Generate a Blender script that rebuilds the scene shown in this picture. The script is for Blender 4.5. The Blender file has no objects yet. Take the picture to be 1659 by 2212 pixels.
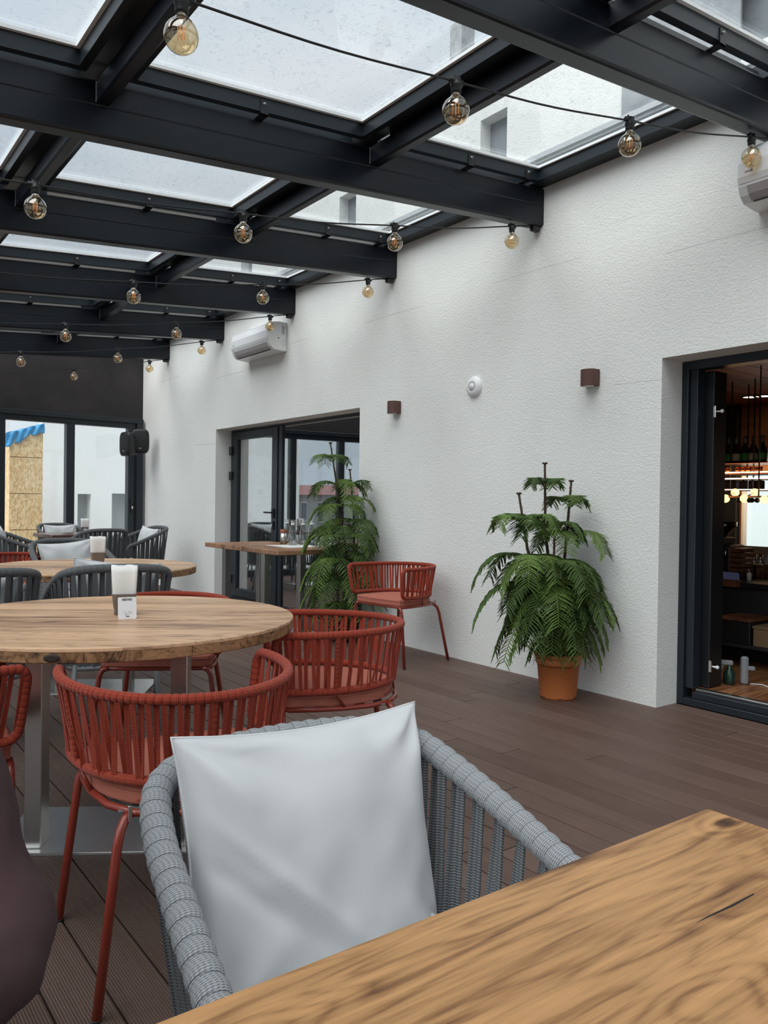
import bpy, math, random
from mathutils import Vector, Matrix, noise
random.seed(7)
PI = math.pi
sc = bpy.context.scene
C = sc.collection

# ------------------------------------------------------------------ camera
H = 1.17
F = 1720.0; CX, CY = 829.5, 1106.0
_vx = Vector((3143-CX, 1118-CY, F)).normalized(); _vy = Vector((-450-CX, 1068-CY, F)).normalized()
_m = (_vx+_vy).normalized(); _d = (_vx-_vy).normalized()
AX = (_m+_d)/math.sqrt(2); AY = (_m-_d)/math.sqrt(2); AZ = AX.cross(AY)
R3 = Matrix((AX, AY, AZ))            # camera coords (x right, y down, z forward) -> world
CAM = Vector((0, 0, H))
cam = bpy.data.cameras.new('camera'); camo = bpy.data.objects.new('camera', cam); C.objects.link(camo)
cam.sensor_fit = 'VERTICAL'; cam.sensor_height = 36.0; cam.lens = 36.0*F/2212.0
cam.clip_start = 0.02; cam.clip_end = 400
M = R3 @ Matrix(((1, 0, 0), (0, -1, 0), (0, 0, -1)))
camo.matrix_world = Matrix.Translation(CAM) @ M.to_4x4()
sc.camera = camo

# ------------------------------------------------------------------ sky, added fill sun, exposure
sc.view_settings.view_transform = 'Standard'; sc.view_settings.look = 'None'
sc.view_settings.gamma = 1.0; sc.view_settings.use_curve_mapping = False
sc.view_settings.exposure = 0.08
wd = bpy.data.worlds.new('sky'); sc.world = wd; wd.use_nodes = True
nt = wd.node_tree; nt.nodes.clear()
def N(t, **k):
    n = nt.nodes.new(t)
    for a, b in k.items(): setattr(n, a, b)
    return n
tc = N('ShaderNodeTexCoord'); mp = N('ShaderNodeMapping'); mp.inputs['Scale'].default_value = (1, 1, 2.2)
nz = N('ShaderNodeTexNoise'); nz.inputs['Scale'].default_value = 1.6; nz.inputs['Detail'].default_value = 6; nz.inputs['Roughness'].default_value = .55
cr = N('ShaderNodeValToRGB')
cr.color_ramp.elements[0].position = .32; cr.color_ramp.elements[0].color = (.54, .655, .765, 1)
cr.color_ramp.elements[1].position = .72; cr.color_ramp.elements[1].color = (.93, .96, 1.0, 1)
bg = N('ShaderNodeBackground'); bg.inputs['Strength'].default_value = 1.0
out = N('ShaderNodeOutputWorld')
for a, b in ((tc.outputs['Generated'], mp.inputs[0]), (mp.outputs[0], nz.inputs['Vector']), (nz.outputs['Fac'], cr.inputs[0]),
             (cr.outputs[0], bg.inputs['Color']), (bg.outputs[0], out.inputs[0])): nt.links.new(a, b)
sun = bpy.data.lights.new('sun', 'SUN'); fill_suno = bpy.data.objects.new('sun', sun); C.objects.link(fill_suno)  # wide soft fill added under the overcast sky to brighten the wall
sun.energy = 4.1; sun.angle = math.radians(70); sun.color = (1.0, .99, .97)
fill_suno.rotation_euler = Vector((-0.56, -.16, 0.80)).to_track_quat('Z', 'Y').to_euler()

# ------------------------------------------------------------------ geometry from the calibrated view
def ray(u, v): return R3 @ Vector((u-CX, v-CY, F))
def on(u, v, ax, val):
    r = ray(u, v); return CAM + r*((val-CAM[ax])/r[ax])
def dep(u, v, d):
    r = ray(u, v); return CAM + r*(d/F)

# ------------------------------------------------------------------ mesh helpers
class MB:
    def __init__(s): s.v = []; s.f = []; s.uv = []; s.sm = []
    def add(s, vs, fs, uvs=None, smooth=False):
        o = len(s.v); s.v += [tuple(p) for p in vs]
        for i, f in enumerate(fs):
            s.f.append(tuple(o+k for k in f)); s.sm.append(smooth)
            s.uv.append(uvs[i] if uvs else [(0, 0)]*len(f))
        return s
    def box(s, a, b, m=None):
        x0, y0, z0 = a; x1, y1, z1 = b
        vs = [Vector(p) for p in ((x0,y0,z0),(x1,y0,z0),(x1,y1,z0),(x0,y1,z0),(x0,y0,z1),(x1,y0,z1),(x1,y1,z1),(x0,y1,z1))]
        if m: vs = [m @ p for p in vs]
        return s.add(vs, [(0,3,2,1),(4,5,6,7),(0,1,5,4),(1,2,6,5),(2,3,7,6),(3,0,4,7)])
    def cbox(s, c, d, m=None):
        return s.box([c[i]-d[i]/2 for i in range(3)], [c[i]+d[i]/2 for i in range(3)], m)
    def bbox(s, a, b, r, m=None):      # box with chamfered edges
        x0, y0, z0 = a; x1, y1, z1 = b
        r = min(r, (x1-x0)/2.01, (y1-y0)/2.01, (z1-z0)/2.01)
        def ring(x0, x1, y0, y1, c, z): return [(x0+c,y0,z),(x1-c,y0,z),(x1,y0+c,z),(x1,y1-c,z),(x1-c,y1,z),(x0+c,y1,z),(x0,y1-c,z),(x0,y0+c,z)]
        vs = ring(x0+r,x1-r,y0+r,y1-r,r*.4,z0)+ring(x0,x1,y0,y1,r,z0+r)+ring(x0,x1,y0,y1,r,z1-r)+ring(x0+r,x1-r,y0+r,y1-r,r*.4,z1)
        vs = [Vector(p) for p in vs]
        if m: vs = [m @ p for p in vs]
        fs = [tuple(range(7, -1, -1)), tuple(range(24, 32))]
        for k in range(3):
            for i in range(8): fs.append((k*8+i, k*8+(i+1) % 8, k*8+8+(i+1) % 8, k*8+8+i))
        return s.add(vs, fs)
    def tube(s, pts, r, n=8, closed=False, cap=True, up=None, uo=0.0):
        pts = [Vector(p) for p in pts]; m = len(pts)
        rr = r if isinstance(r, (list, tuple)) else [r]*m
        T = []
        for i in range(m):
            a = pts[(i-1) % m] if (closed or i > 0) else pts[i]
            b = pts[(i+1) % m] if (closed or i < m-1) else pts[i]
            T.append((b-a).normalized())
        u = Vector(up) if up else (Vector((0,0,1)) if abs(T[0].z) < .9 else Vector((1,0,0)))
        u = (u - T[0]*u.dot(T[0])).normalized()
        vs = []; L = [uo]
        for i in range(m):
            if i: L.append(L[-1]+(pts[i]-pts[i-1]).length)
            u = (u - T[i]*u.dot(T[i])).normalized(); w = T[i].cross(u)
            for k in range(n):
                a = 2*PI*k/n; vs.append(pts[i]+(u*math.cos(a)+w*math.sin(a))*rr[i])
        fs = []; uv = []
        mm = m if closed else m-1
        for i in range(mm):
            j = (i+1) % m; lj = L[j] if j else L[i]+(pts[0]-pts[i]).length
            for k in range(n):
                k2 = (k+1) % n
                fs.append((i*n+k, j*n+k, j*n+k2, i*n+k2))
                c = 2*PI*rr[i]/n
                uv.append([(L[i], k*c), (lj, k*c), (lj, (k+1)*c), (L[i], (k+1)*c)])
        if not closed and cap:
            fs.append(tuple(range(n))); uv.append([(0, 0)]*n)
            fs.append(tuple((m-1)*n+k for k in range(n-1, -1, -1))); uv.append([(0, 0)]*n)
        return s.add(vs, fs, uv, True)
    def lathe(s, prof, n=24, c=(0,0,0), smooth=True, m=None):
        vs = []; fs = []
        for r, z in prof:
            for k in range(n):
                a = 2*PI*k/n; vs.append(Vector((c[0]+r*math.cos(a), c[1]+r*math.sin(a), c[2]+z)))
        for i in range(len(prof)-1):
            for k in range(n): fs.append((i*n+k, i*n+(k+1) % n, (i+1)*n+(k+1) % n, (i+1)*n+k))
        if m: vs = [m @ p for p in vs]
        return s.add(vs, fs, None, smooth)
    def prism(s, poly, z0, z1, bev=0.0, m=None, smooth=False):   # polygon (ccw) extruded in z, optional rounded edge
        n = len(poly); c = Vector((sum(p[0] for p in poly)/n, sum(p[1] for p in poly)/n))
        def off(d):
            r = []
            for i in range(n):
                a = Vector(poly[i-1]); b = Vector(poly[i]); e = Vector(poly[(i+1) % n])
                t = ((b-a).normalized()+(e-b).normalized())
                t = t.normalized() if t.length > 1e-6 else Vector((1,0))
                nn = Vector((-t.y, t.x)); r.append(b+nn*d)
            return r
        lv = [(0, z0), (0, z1)] if not bev else [(bev, z0), (bev*.3, z0+bev*.3), (0, z0+bev), (0, z1-bev), (bev*.3, z1-bev*.3), (bev, z1)]
        vs = []
        for d, z in lv: vs += [Vector((p[0], p[1], z)) for p in off(d)]
        if m: vs = [m @ p for p in vs]
        fs = []
        for k in range(len(lv)-1):
            for i in range(n): fs.append((k*n+i, k*n+(i+1) % n, (k+1)*n+(i+1) % n, (k+1)*n+i))
        s.add(vs, fs, None, smooth)
        o = len(s.v)-len(vs)
        s.f.append(tuple(o+i for i in range(n-1, -1, -1))); s.sm.append(False); s.uv.append([(0,0)]*n)
        s.f.append(tuple(o+(len(lv)-1)*n+i for i in range(n))); s.sm.append(False); s.uv.append([(0,0)]*n)
        return s
    def mesh(s, name):
        me = bpy.data.meshes.new(name); me.from_pydata(s.v, [], s.f)
        me.polygons.foreach_set('use_smooth', s.sm)
        ul = me.uv_layers.new(name='UVMap'); fl = []
        for q in s.uv:
            for a in q: fl += [a[0], a[1]]
        ul.data.foreach_set('uv', fl); me.update(); return me
    def build(s, name, mat, parent=None):
        return link(name, s.mesh(name), mat, parent)

def link(name, me, mat=None, parent=None):
    if mat and not me.materials: me.materials.append(mat)
    o = bpy.data.objects.new(name, me); C.objects.link(o)
    if parent: o.parent = parent
    return o
def tag(o, label=None, cat=None, group=None, kind=None):
    if label: o['label'] = label
    if cat: o['category'] = cat
    if group: o['group'] = group
    if kind: o['kind'] = kind
    return o
def empty(name, loc=(0,0,0), rz=0):
    o = bpy.data.objects.new(name, None); C.objects.link(o); o.location = loc; o.rotation_euler = (0,0,rz)
    o.empty_display_size = .1; return o
KIDS = {}
def copy_tree(o, parent=None):
    c = o.copy(); C.objects.link(c); c.parent = parent
    for ch in list(o.children): copy_tree(ch, c)
    return c
def part(p, me_from, name=None):
    return me_from

# ------------------------------------------------------------------ materials
def mat(name, col=(.5,.5,.5), rough=.5, metal=0.0, spec=.5, var=0.0, vscale=8, bump=0.0, bscale=60, emis=None, estr=0, trans=0, coat=0, bdist=.002, stretch=None, coords='Object'):
    m = bpy.data.materials.new(name); m.use_nodes = True; t = m.node_tree; b = t.nodes['Principled BSDF']
    b.inputs['Base Color'].default_value = (*col, 1); b.inputs['Roughness'].default_value = rough
    b.inputs['Metallic'].default_value = metal; b.inputs['Specular IOR Level'].default_value = spec
    b.inputs['Transmission Weight'].default_value = trans; b.inputs['Coat Weight'].default_value = coat
    if emis: b.inputs['Emission Color'].default_value = (*emis, 1); b.inputs['Emission Strength'].default_value = estr
    if var or bump:
        tcn = t.nodes.new('ShaderNodeTexCoord'); mpn = t.nodes.new('ShaderNodeMapping'); t.links.new(tcn.outputs[coords], mpn.inputs[0])
        if stretch: mpn.inputs['Scale'].default_value = stretch
    if var:
        n = t.nodes.new('ShaderNodeTexNoise'); n.inputs['Scale'].default_value = vscale; n.inputs['Detail'].default_value = 6; n.inputs['Roughness'].default_value = .6
        t.links.new(mpn.outputs[0], n.inputs['Vector'])
        r = t.nodes.new('ShaderNodeValToRGB'); r.color_ramp.elements[0].position = .3; r.color_ramp.elements[1].position = .7
        r.color_ramp.elements[0].color = (*[c*(1-var) for c in col], 1); r.color_ramp.elements[1].color = (*[min(1, c*(1+var)) for c in col], 1)
        t.links.new(n.outputs['Fac'], r.inputs[0]); t.links.new(r.outputs[0], b.inputs['Base Color'])
    if bump:
        n2 = t.nodes.new('ShaderNodeTexNoise'); n2.inputs['Scale'].default_value = bscale; n2.inputs['Detail'].default_value = 4
        t.links.new(mpn.outputs[0], n2.inputs['Vector'])
        bp = t.nodes.new('ShaderNodeBump'); bp.inputs['Strength'].default_value = bump; bp.inputs['Distance'].default_value = bdist
        t.links.new(n2.outputs['Fac'], bp.inputs['Height']); t.links.new(bp.outputs[0], b.inputs['Normal'])
    return m
class G:      # small node-graph helper
    def __init__(s, name):
        s.m = bpy.data.materials.new(name); s.m.use_nodes = True; s.t = s.m.node_tree; s.b = s.t.nodes['Principled BSDF']; s.out = s.t.nodes['Material Output']
    def n(s, ty, ins=None, **k):
        x = s.t.nodes.new(ty)
        for a, b in k.items(): setattr(x, a, b)
        for a, b in (ins or {}).items():
            if hasattr(b, 'is_output'): s.t.links.new(b, x.inputs[a])
            else: x.inputs[a].default_value = b
        return x
    def l(s, a, b): s.t.links.new(a, b)
    def math(s, op, a, b=0.0, c=None):
        d = {0: a, 1: b}
        if c is not None: d[2] = c
        return s.n('ShaderNodeMath', d, operation=op).outputs[0]
    def ramp(s, fac, els):
        r = s.n('ShaderNodeValToRGB', {0: fac}); e = r.color_ramp.elements
        while len(e) < len(els): e.new(.5)
        for i, (p, c) in enumerate(els): e[i].position = p; e[i].color = (*c, 1)
        return r.outputs[0]
    def noise(s, vec, scale, detail=5, rough=.55, dist=0.0):
        return s.n('ShaderNodeTexNoise', {'Vector': vec, 'Scale': scale, 'Detail': detail, 'Roughness': rough, 'Distortion': dist}).outputs['Fac']
    def mapping(s, vec, scale=(1,1,1), rot=(0,0,0), loc=(0,0,0)):
        return s.n('ShaderNodeMapping', {0: vec, 'Scale': scale, 'Rotation': rot, 'Location': loc}).outputs[0]
    def bump(s, h, strength, dist):
        b = s.n('ShaderNodeBump', {'Height': h, 'Strength': strength, 'Distance': dist}); s.l(b.outputs[0], s.b.inputs['Normal']); return b

def wood(name, light, mid, dark, plank=.09, rot=0.0, rough=.42, gscale=1.0, bumpd=.0012, knots=(), spec=.4, lo=.28):
    g = G(name); tc = g.n('ShaderNodeTexCoord').outputs['Object']
    v = g.mapping(tc, rot=(0, 0, rot))
    sep = g.n('ShaderNodeSeparateXYZ', {0: v}); X, Y = sep.outputs[0], sep.outputs[1]
    idx = g.math('FLOOR', g.math('DIVIDE', Y, plank))
    wn = g.n('ShaderNodeTexWhiteNoise', {'W': idx}, noise_dimensions='1D').outputs['Value']
    off = g.n('ShaderNodeCombineXYZ', {0: g.math('MULTIPLY', wn, 7.0), 1: g.math('MULTIPLY', wn, 3.0), 2: 0.0}).outputs[0]
    v2 = g.n('ShaderNodeVectorMath', {0: v, 1: off}, operation='ADD').outputs[0]
    big = g.noise(g.mapping(v2, (1.6*gscale, 14*gscale, 14)), 1.0, 4, .55, .6)
    fine = g.noise(g.mapping(v2, (5*gscale, 110*gscale, 110)), 1.0, 5, .65, .3)
    ring = g.noise(g.mapping(v2, (.9*gscale, 5*gscale, 5)), 1.0, 2, .5, .3)
    rings = g.math('ABSOLUTE', g.math('SINE', g.math('MULTIPLY', ring, 60.0)))
    mid2 = g.noise(g.mapping(v2, (3.2*gscale, 42*gscale, 42)), 1.0, 4, .6, .5)
    h = g.math('ADD', g.math('MULTIPLY', big, .36), g.math('ADD', g.math('MULTIPLY', fine, .26), g.math('ADD', g.math('MULTIPLY', mid2, .30), g.math('MULTIPLY', rings, .08))))
    h = g.math('ADD', h, g.math('MULTIPLY', g.math('SUBTRACT', wn, .5), .14))
    for (kx, ky, kr) in knots:
        dx = g.math('DIVIDE', g.math('SUBTRACT', X, kx), 2.2); dy = g.math('SUBTRACT', Y, ky)
        d = g.math('SQRT', g.math('ADD', g.math('MULTIPLY', dx, dx), g.math('MULTIPLY', dy, dy)))
        k = g.n('ShaderNodeMapRange', {0: d, 1: kr*.5, 2: kr*1.2, 3: .38, 4: 0.0}).outputs[0]
        ringk = g.math('MULTIPLY', g.math('SINE', g.math('MULTIPLY', d, 480.0)), g.n('ShaderNodeMapRange', {0: d, 1: kr, 2: kr*5, 3: .07, 4: 0.0}).outputs[0])
        h = g.math('ADD', g.math('SUBTRACT', h, k), ringk)
    col = g.ramp(h, [(lo-.08, tuple(c*.22 for c in dark)), (lo+.07, dark), (lo+.155, mid), (lo+.22, light), (lo+.32, tuple(min(1, c*1.3) for c in light))])
    g.l(col, g.b.inputs['Base Color']); g.b.inputs['Roughness'].default_value = rough; g.b.inputs['Specular IOR Level'].default_value = spec
    g.bump(fine, .35, bumpd)
    return g.m

def stucco(name, col, sc_=55, strength=.8, dist=.006):
    g = G(name); tc = g.n('ShaderNodeTexCoord').outputs['Object']
    a = g.noise(g.mapping(tc, (1, 1, 1.5)), sc_, 3, .6, .8); b = g.noise(tc, 1.3, 4, .6)
    c = g.noise(g.mapping(tc, (2.5, 2.5, .5)), 1.0, 4, .6)
    mix = g.math('ADD', g.math('MULTIPLY', b, .5), g.math('MULTIPLY', c, .5))
    g.l(g.ramp(mix, [(.3, tuple(x*.94 for x in col)), (.7, col)]), g.b.inputs['Base Color'])
    g.b.inputs['Roughness'].default_value = .9; g.b.inputs['Specular IOR Level'].default_value = .15
    g.bump(a, strength, dist); return g.m

def rope(name, col, dark, kb=1.0, rough=.85, per=.0042, wrap=0):
    g = G(name); uv = g.n('ShaderNodeUVMap').outputs[0]
    s = g.n('ShaderNodeSeparateXYZ', {0: uv}); U, V = s.outputs[0], s.outputs[1]
    k = 2*PI/per
    a = g.math('SINE', g.math('ADD', g.math('MULTIPLY', U, k), g.math('MULTIPLY', g.math('ABSOLUTE', g.math('SINE', g.math('MULTIPLY', V, k*.25))), 1.3)))
    b = g.math('SINE', g.math('MULTIPLY', V, k*.5))
    h = g.math('ADD', g.math('MULTIPLY', a, .35), g.math('ADD', g.math('MULTIPLY', b, .15), .5))
    c_ = g.ramp(h, [(.1, dark), (.7, col)])
    if wrap:
        ph = g.math('FRACT', g.math('DIVIDE', g.math('ADD', U, g.math('MULTIPLY', V, .10)), wrap))
        sm = g.n('ShaderNodeMapRange', {0: ph, 1: 0.0, 2: .09, 3: 1.0, 4: 0.0}).outputs[0]
        mx = g.n('ShaderNodeMix', {'Factor': g.math('MULTIPLY', sm, .75)}, data_type='RGBA'); g.l(c_, mx.inputs[6]); mx.inputs[7].default_value = (*[x*.35 for x in dark], 1); c_ = mx.outputs[2]
        h = g.math('SUBTRACT', h, g.math('MULTIPLY', sm, 1.2))
    g.l(c_, g.b.inputs['Base Color'])
    g.b.inputs['Roughness'].default_value = rough; g.b.inputs['Specular IOR Level'].default_value = .2
    g.b.inputs['Sheen Weight'].default_value = .1
    g.bump(h, .8*kb, .0012); return g.m

def schlick(g):
    ge = g.n('ShaderNodeNewGeometry'); d = g.n('ShaderNodeVectorMath', {0: ge.outputs['Incoming'], 1: ge.outputs['Normal']}, operation='DOT_PRODUCT').outputs['Value']
    c = g.math('SUBTRACT', 1.0, g.math('ABSOLUTE', d))
    return g.math('ADD', .04, g.math('MULTIPLY', g.math('POWER', c, 5.0), .96))
def glass_mat(name, tint=(1,1,1), refl=1.0, spots=None, base=0.0):
    g = G(name); t = g.t; t.nodes.remove(g.b)
    tr = g.n('ShaderNodeBsdfTransparent', {'Color': (*tint, 1)}); gl = g.n('ShaderNodeBsdfGlossy', {'Color': (1,1,1,1), 'Roughness': .01})
    fr = schlick(g)
    fac = g.math('MINIMUM', g.math('ADD', g.math('MULTIPLY', fr, refl), base), 1.0)
    mx = g.n('ShaderNodeMixShader', {0: fac}); g.l(tr.outputs[0], mx.inputs[1]); g.l(gl.outputs[0], mx.inputs[2])
    res = mx.outputs[0]
    if spots:
        tc = g.n('ShaderNodeTexCoord').outputs['Object']
        n1 = g.noise(g.mapping(tc, (40, 40, 40), rot=(0,0,.5)), 1.0, 2, .5, 1.0); n2 = g.noise(tc, 2.2, 2)
        sp = g.math('MULTIPLY', g.n('ShaderNodeMapRange', {0: n1, 1: .60, 2: .66}).outputs[0], g.n('ShaderNodeMapRange', {0: n2, 1: .35, 2: .7, 3: .15, 4: .5}).outputs[0])
        film = g.n('ShaderNodeMapRange', {0: n2, 1: .3, 2: .7, 3: .02, 4: .10}).outputs[0]
        f = g.math('MAXIMUM', sp, film)
        df = g.n('ShaderNodeBsdfTransparent', {'Color': (.50, .54, .58, 1)})
        m2 = g.n('ShaderNodeMixShader', {0: f}); g.l(res, m2.inputs[1]); g.l(df.outputs[0], m2.inputs[2]); res = m2.outputs[0]
    g.l(res, g.out.inputs[0]); return g.m

STUC = stucco('white_stucco', (.83, .835, .81))
STUC2 = stucco('white_stucco_reveal', (.80, .80, .79), 55, .5)
DSTUC = mat('dark_venetian_plaster', (.021, .017, .018), .6, var=.5, vscale=3, bump=.3, bscale=14)
STEEL_D = mat('anthracite_painted_steel', (.0055, .0075, .0125), .34, spec=.4, var=.25, vscale=5, bump=.12, bscale=30, bdist=.003)
ALU_D = mat('anthracite_aluminium', (.014, .020, .026), .36, spec=.45)
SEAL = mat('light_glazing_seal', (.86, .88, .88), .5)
ROOFGL = glass_mat('rain_spotted_roof_glass', (.97, .985, .985), 1.0, spots=True)
PANE = glass_mat('window_glass', (.95, .97, .97), 1.0)
REFGL = glass_mat('coated_door_glass', (.62, .68, .68), 2.0, base=.36)
BLACK = mat('black_plastic', (.012, .012, .013), .45)
CABLE = mat('black_cable', (.015, .015, .016), .5)
REDR = rope('rust_red_rope', (.36, .055, .028), (.17, .02, .01))
REDW = rope('rust_red_rope_wrap', (.36, .055, .028), (.17, .02, .01), wrap=.0185)
REDM = mat('rust_red_lacquer', (.23, .030, .016), .3, spec=.5, coat=.2)
REDC = mat('terracotta_cushion_fabric', (.40, .125, .082), .85, var=.08, vscale=20, bump=.25, bscale=500)
GRYR = rope('light_grey_rope', (.40, .415, .43), (.15, .158, .168), 1.2, per=.0036, wrap=.029)
GRYS = rope('grey_strap', (.17, .18, .19), (.05, .055, .06), 1.3, per=.0050)
DGW = rope('dark_grey_rope_wrap', (.14, .145, .15), (.075, .078, .08), .6, wrap=.028)
DGR = rope('dark_grey_rope', (.125, .13, .135), (.055, .058, .06), .6)
GRYM = mat('grey_powder_coated_metal', (.16, .17, .18), .45)
CUSH = mat('light_grey_cushion_fabric', (.60, .61, .62), .85, var=.03, vscale=6, bump=.35, bscale=7, bdist=.012, spec=.2)
SEATG = mat('grey_seat_fabric', (.32, .33, .34), .85, bump=.3, bscale=300)
BRUSH = mat('brushed_stainless_steel', (.50, .49, .475), .28, metal=1.0, bump=.25, bscale=40, stretch=(30, 30, .8), bdist=.0006)
PLATE = mat('stainless_base_plate', (.80, .81, .81), .30, metal=1.0, var=.05, vscale=5)
CHROME = mat('chrome', (.8, .8, .8), .12, metal=1.0)
FXY = on(1525, 1742, 2, .757); KN = on(1567, 1777, 2, .757)
WOODT = wood('oak_round_top', (.55, .345, .205), (.42, .245, .14), (.20, .115, .072), plank=.085, rough=.38)
WOODE = wood('oak_edge', (.30, .16, .075), (.20, .10, .045), (.06, .03, .015), plank=.3, rot=1.2, rough=.45)
WOODF = wood('oak_foreground_top', (.42, .222, .090), (.29, .142, .054), (.14, .060, .025), plank=6.0, rough=.36, gscale=1.7, knots=((KN.x-FXY.x, KN.y-FXY.y, .0085),), bumpd=.002, lo=.26)
WOODB = wood('brown_oak_top', (.30, .16, .09), (.20, .10, .055), (.07, .035, .02), plank=.07, rough=.4, gscale=.8)
WOODI = wood('dark_bar_wood', (.14, .055, .025), (.085, .03, .014), (.03, .011, .006), plank=.12, rough=.4)
WHITE_P = mat('white_plastic', (.78, .79, .80), .28)
PAPER = mat('white_napkin_paper', (.82, .81, .78), .9, bump=.5, bscale=25, bdist=.004)
HOLD = mat('taupe_napkin_cup', (.20, .165, .145), .45, var=.1, vscale=20)
TERRA = mat('orange_terracotta_plastic', (.50, .155, .045), .5, var=.05, vscale=6)
SOIL = mat('potting_soil', (.03, .02, .014), .95, bump=1, bscale=60, bdist=.01)
LEAF = mat('pine_green', (.055, .098, .021), .6, var=.45, vscale=6, spec=.3)
LEAF2 = mat('pine_green_fresh', (.098, .160, .032), .6, var=.4, vscale=8, spec=.3)
BARK = mat('brown_bark', (.07, .04, .025), .9, bump=.8, bscale=80, bdist=.003)
SCON = mat('brown_wall_light_metal', (.10, .045, .035), .6, var=.15, vscale=30)
BULBG = None
def bulb_glass():
    g = G('amber_bulb_glass'); g.t.nodes.remove(g.b)
    tc = g.n('ShaderNodeTexCoord').outputs['Object']; z = g.n('ShaderNodeSeparateXYZ', {0: tc}).outputs[2]
    f = g.n('ShaderNodeMapRange', {0: z, 1: -.105, 2: -.02}).outputs[0]
    col = g.ramp(f, [(0, (.87, .74, .52)), (.55, (.92, .85, .70)), (.75, (.97, .97, .97))])
    tr = g.n('ShaderNodeBsdfTransparent', {0: col}); gl = g.n('ShaderNodeBsdfGlossy', {'Color': (.95,.93,.88,1), 'Roughness': .02})
    fr = schlick(g)
    mx = g.n('ShaderNodeMixShader', {0: g.math('MINIMUM', g.math('ADD', g.math('MULTIPLY', fr, 1.8), .11), 1.0)}); g.l(tr.outputs[0], mx.inputs[1]); g.l(gl.outputs[0], mx.inputs[2])
    g.l(mx.outputs[0], g.out.inputs[0]); return g.m
BULBG = bulb_glass()
FIL = mat('led_filament', (.75, .33, .10), .5, emis=(1.0, .42, .12), estr=.35)
GLASSC = glass_mat('clear_carafe_glass', (.86, .88, .87), 1.8, base=.05)
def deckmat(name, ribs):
    kk = .72 if ribs else 1.0  # ribbed boards darker: the weaker light on the left, put into their colour
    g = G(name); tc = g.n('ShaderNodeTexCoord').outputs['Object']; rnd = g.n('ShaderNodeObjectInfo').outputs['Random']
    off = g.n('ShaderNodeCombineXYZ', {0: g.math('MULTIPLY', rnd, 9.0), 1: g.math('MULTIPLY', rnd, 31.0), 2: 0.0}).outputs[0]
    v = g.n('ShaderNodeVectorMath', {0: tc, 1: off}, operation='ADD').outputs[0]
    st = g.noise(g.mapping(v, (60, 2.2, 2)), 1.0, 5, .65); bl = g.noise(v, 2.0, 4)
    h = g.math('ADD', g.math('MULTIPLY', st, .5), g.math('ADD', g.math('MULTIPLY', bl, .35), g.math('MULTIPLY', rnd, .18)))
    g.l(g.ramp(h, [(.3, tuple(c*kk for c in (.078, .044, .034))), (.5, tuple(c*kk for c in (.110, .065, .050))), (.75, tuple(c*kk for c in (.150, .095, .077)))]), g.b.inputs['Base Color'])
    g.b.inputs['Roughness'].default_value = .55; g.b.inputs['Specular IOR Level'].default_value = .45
    if ribs:
        x = g.n('ShaderNodeSeparateXYZ', {0: tc}).outputs[0]
        w = g.math('SINE', g.math('MULTIPLY', x, 2*PI/.0068))
        g.bump(w, .5, .0018)
    else: g.bump(st, .3, .001)
    return g.m
DECK = deckmat('brown_deck_smooth', False); DECKR = deckmat('brown_deck_ribbed_shaded', True)
# ================================================================== SETTING
W = 4.03; WD = 4.23           # wall face, door-frame plane
SL = .0795                    # roof slope along x
ZB = 3.037                    # underside of the beams at the wall
YB = [-1.235, .405, 2.04, 3.673, 5.285, 6.948, 8.577, 10.245]
def zr(x): return ZB + SL*(x-W)

# ---- deck floor
floor = empty('floor'); tag(floor, kind='structure')
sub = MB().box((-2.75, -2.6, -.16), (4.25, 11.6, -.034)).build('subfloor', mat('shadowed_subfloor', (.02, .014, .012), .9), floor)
P = .1295; BL = 3.4
def board_mesh(name, ln, m):
    b = MB(); w = P/2-.0028; h = ln/2-.0026
    b.bbox((-w, -h, -.022), (w, h, 0), .0018); me = b.mesh(name); me.materials.append(m); return me
joints = {1: 3.476, 3: 2.365, 4: 3.213, 5: 2.652, 6: 2.945, 2: 1.15, 7: 1.65, 8: 2.3, 9: .9, 10: 3.0, 11: 1.9}
bcache = {}
k = 0; cnt = 0
x = 3.326 + P*7
while x-P > -2.75:
    kk = round((3.326-(x-P))/P)   # 1 = board 3.20..3.33
    j = joints.get(kk, random.uniform(0, BL))
    y = j - BL*math.ceil((j+2.6)/BL)
    while y < 11.6:
        a, b = max(y, -2.6), min(y+BL, 11.6)
        if b-a > .1:
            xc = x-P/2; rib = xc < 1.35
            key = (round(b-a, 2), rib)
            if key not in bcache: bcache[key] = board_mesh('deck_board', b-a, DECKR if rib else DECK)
            o = link('deck_board', bcache[key], None, floor); o.location = (xc, (a+b)/2, 0); cnt += 1
        y += BL
    x -= P
print('boards', cnt)

# ---- white wall with two deep door openings
wall = MB()
XB = 4.26
TOP = 4.27
def seg(y0, y1, z0, z1): wall.box((W, y0, z0), (XB, y1, z1))
seg(-2.7, .75, .001, 2.027); seg(2.747, 5.796, .001, 2.027); seg(8.778, 11.42, .001, 2.027)
seg(5.796, 8.778, 2.008, 2.027); seg(-2.7, 11.42, 2.027, 3.60)
UW = [(4.03, 4.30), (5.9, 6.17), (7.9, 8.17), (2.15, 2.6)]
seg(-2.7, 11.42, 3.97, TOP)
ys = sorted(UW); y = -2.7
for a, b in ys: seg(y, a, 3.60, 3.97); y = b
seg(y, 11.42, 3.60, 3.97)
wr = wall.build('wall_right', STUC); tag(wr, kind='structure')
for a, b in ys:
    MB().box((W+.1, a, 3.60), (W+.12, b, 3.97)).build('upper_window_pane', mat('dark_pane', (.26, .28, .30), .2), wr)
MB().box((W-.06, -2.7, TOP), (XB+.05, 11.42, TOP+.05)).build('parapet_coping', mat('grey_coping', (.45, .47, .48), .5), wr)
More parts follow.
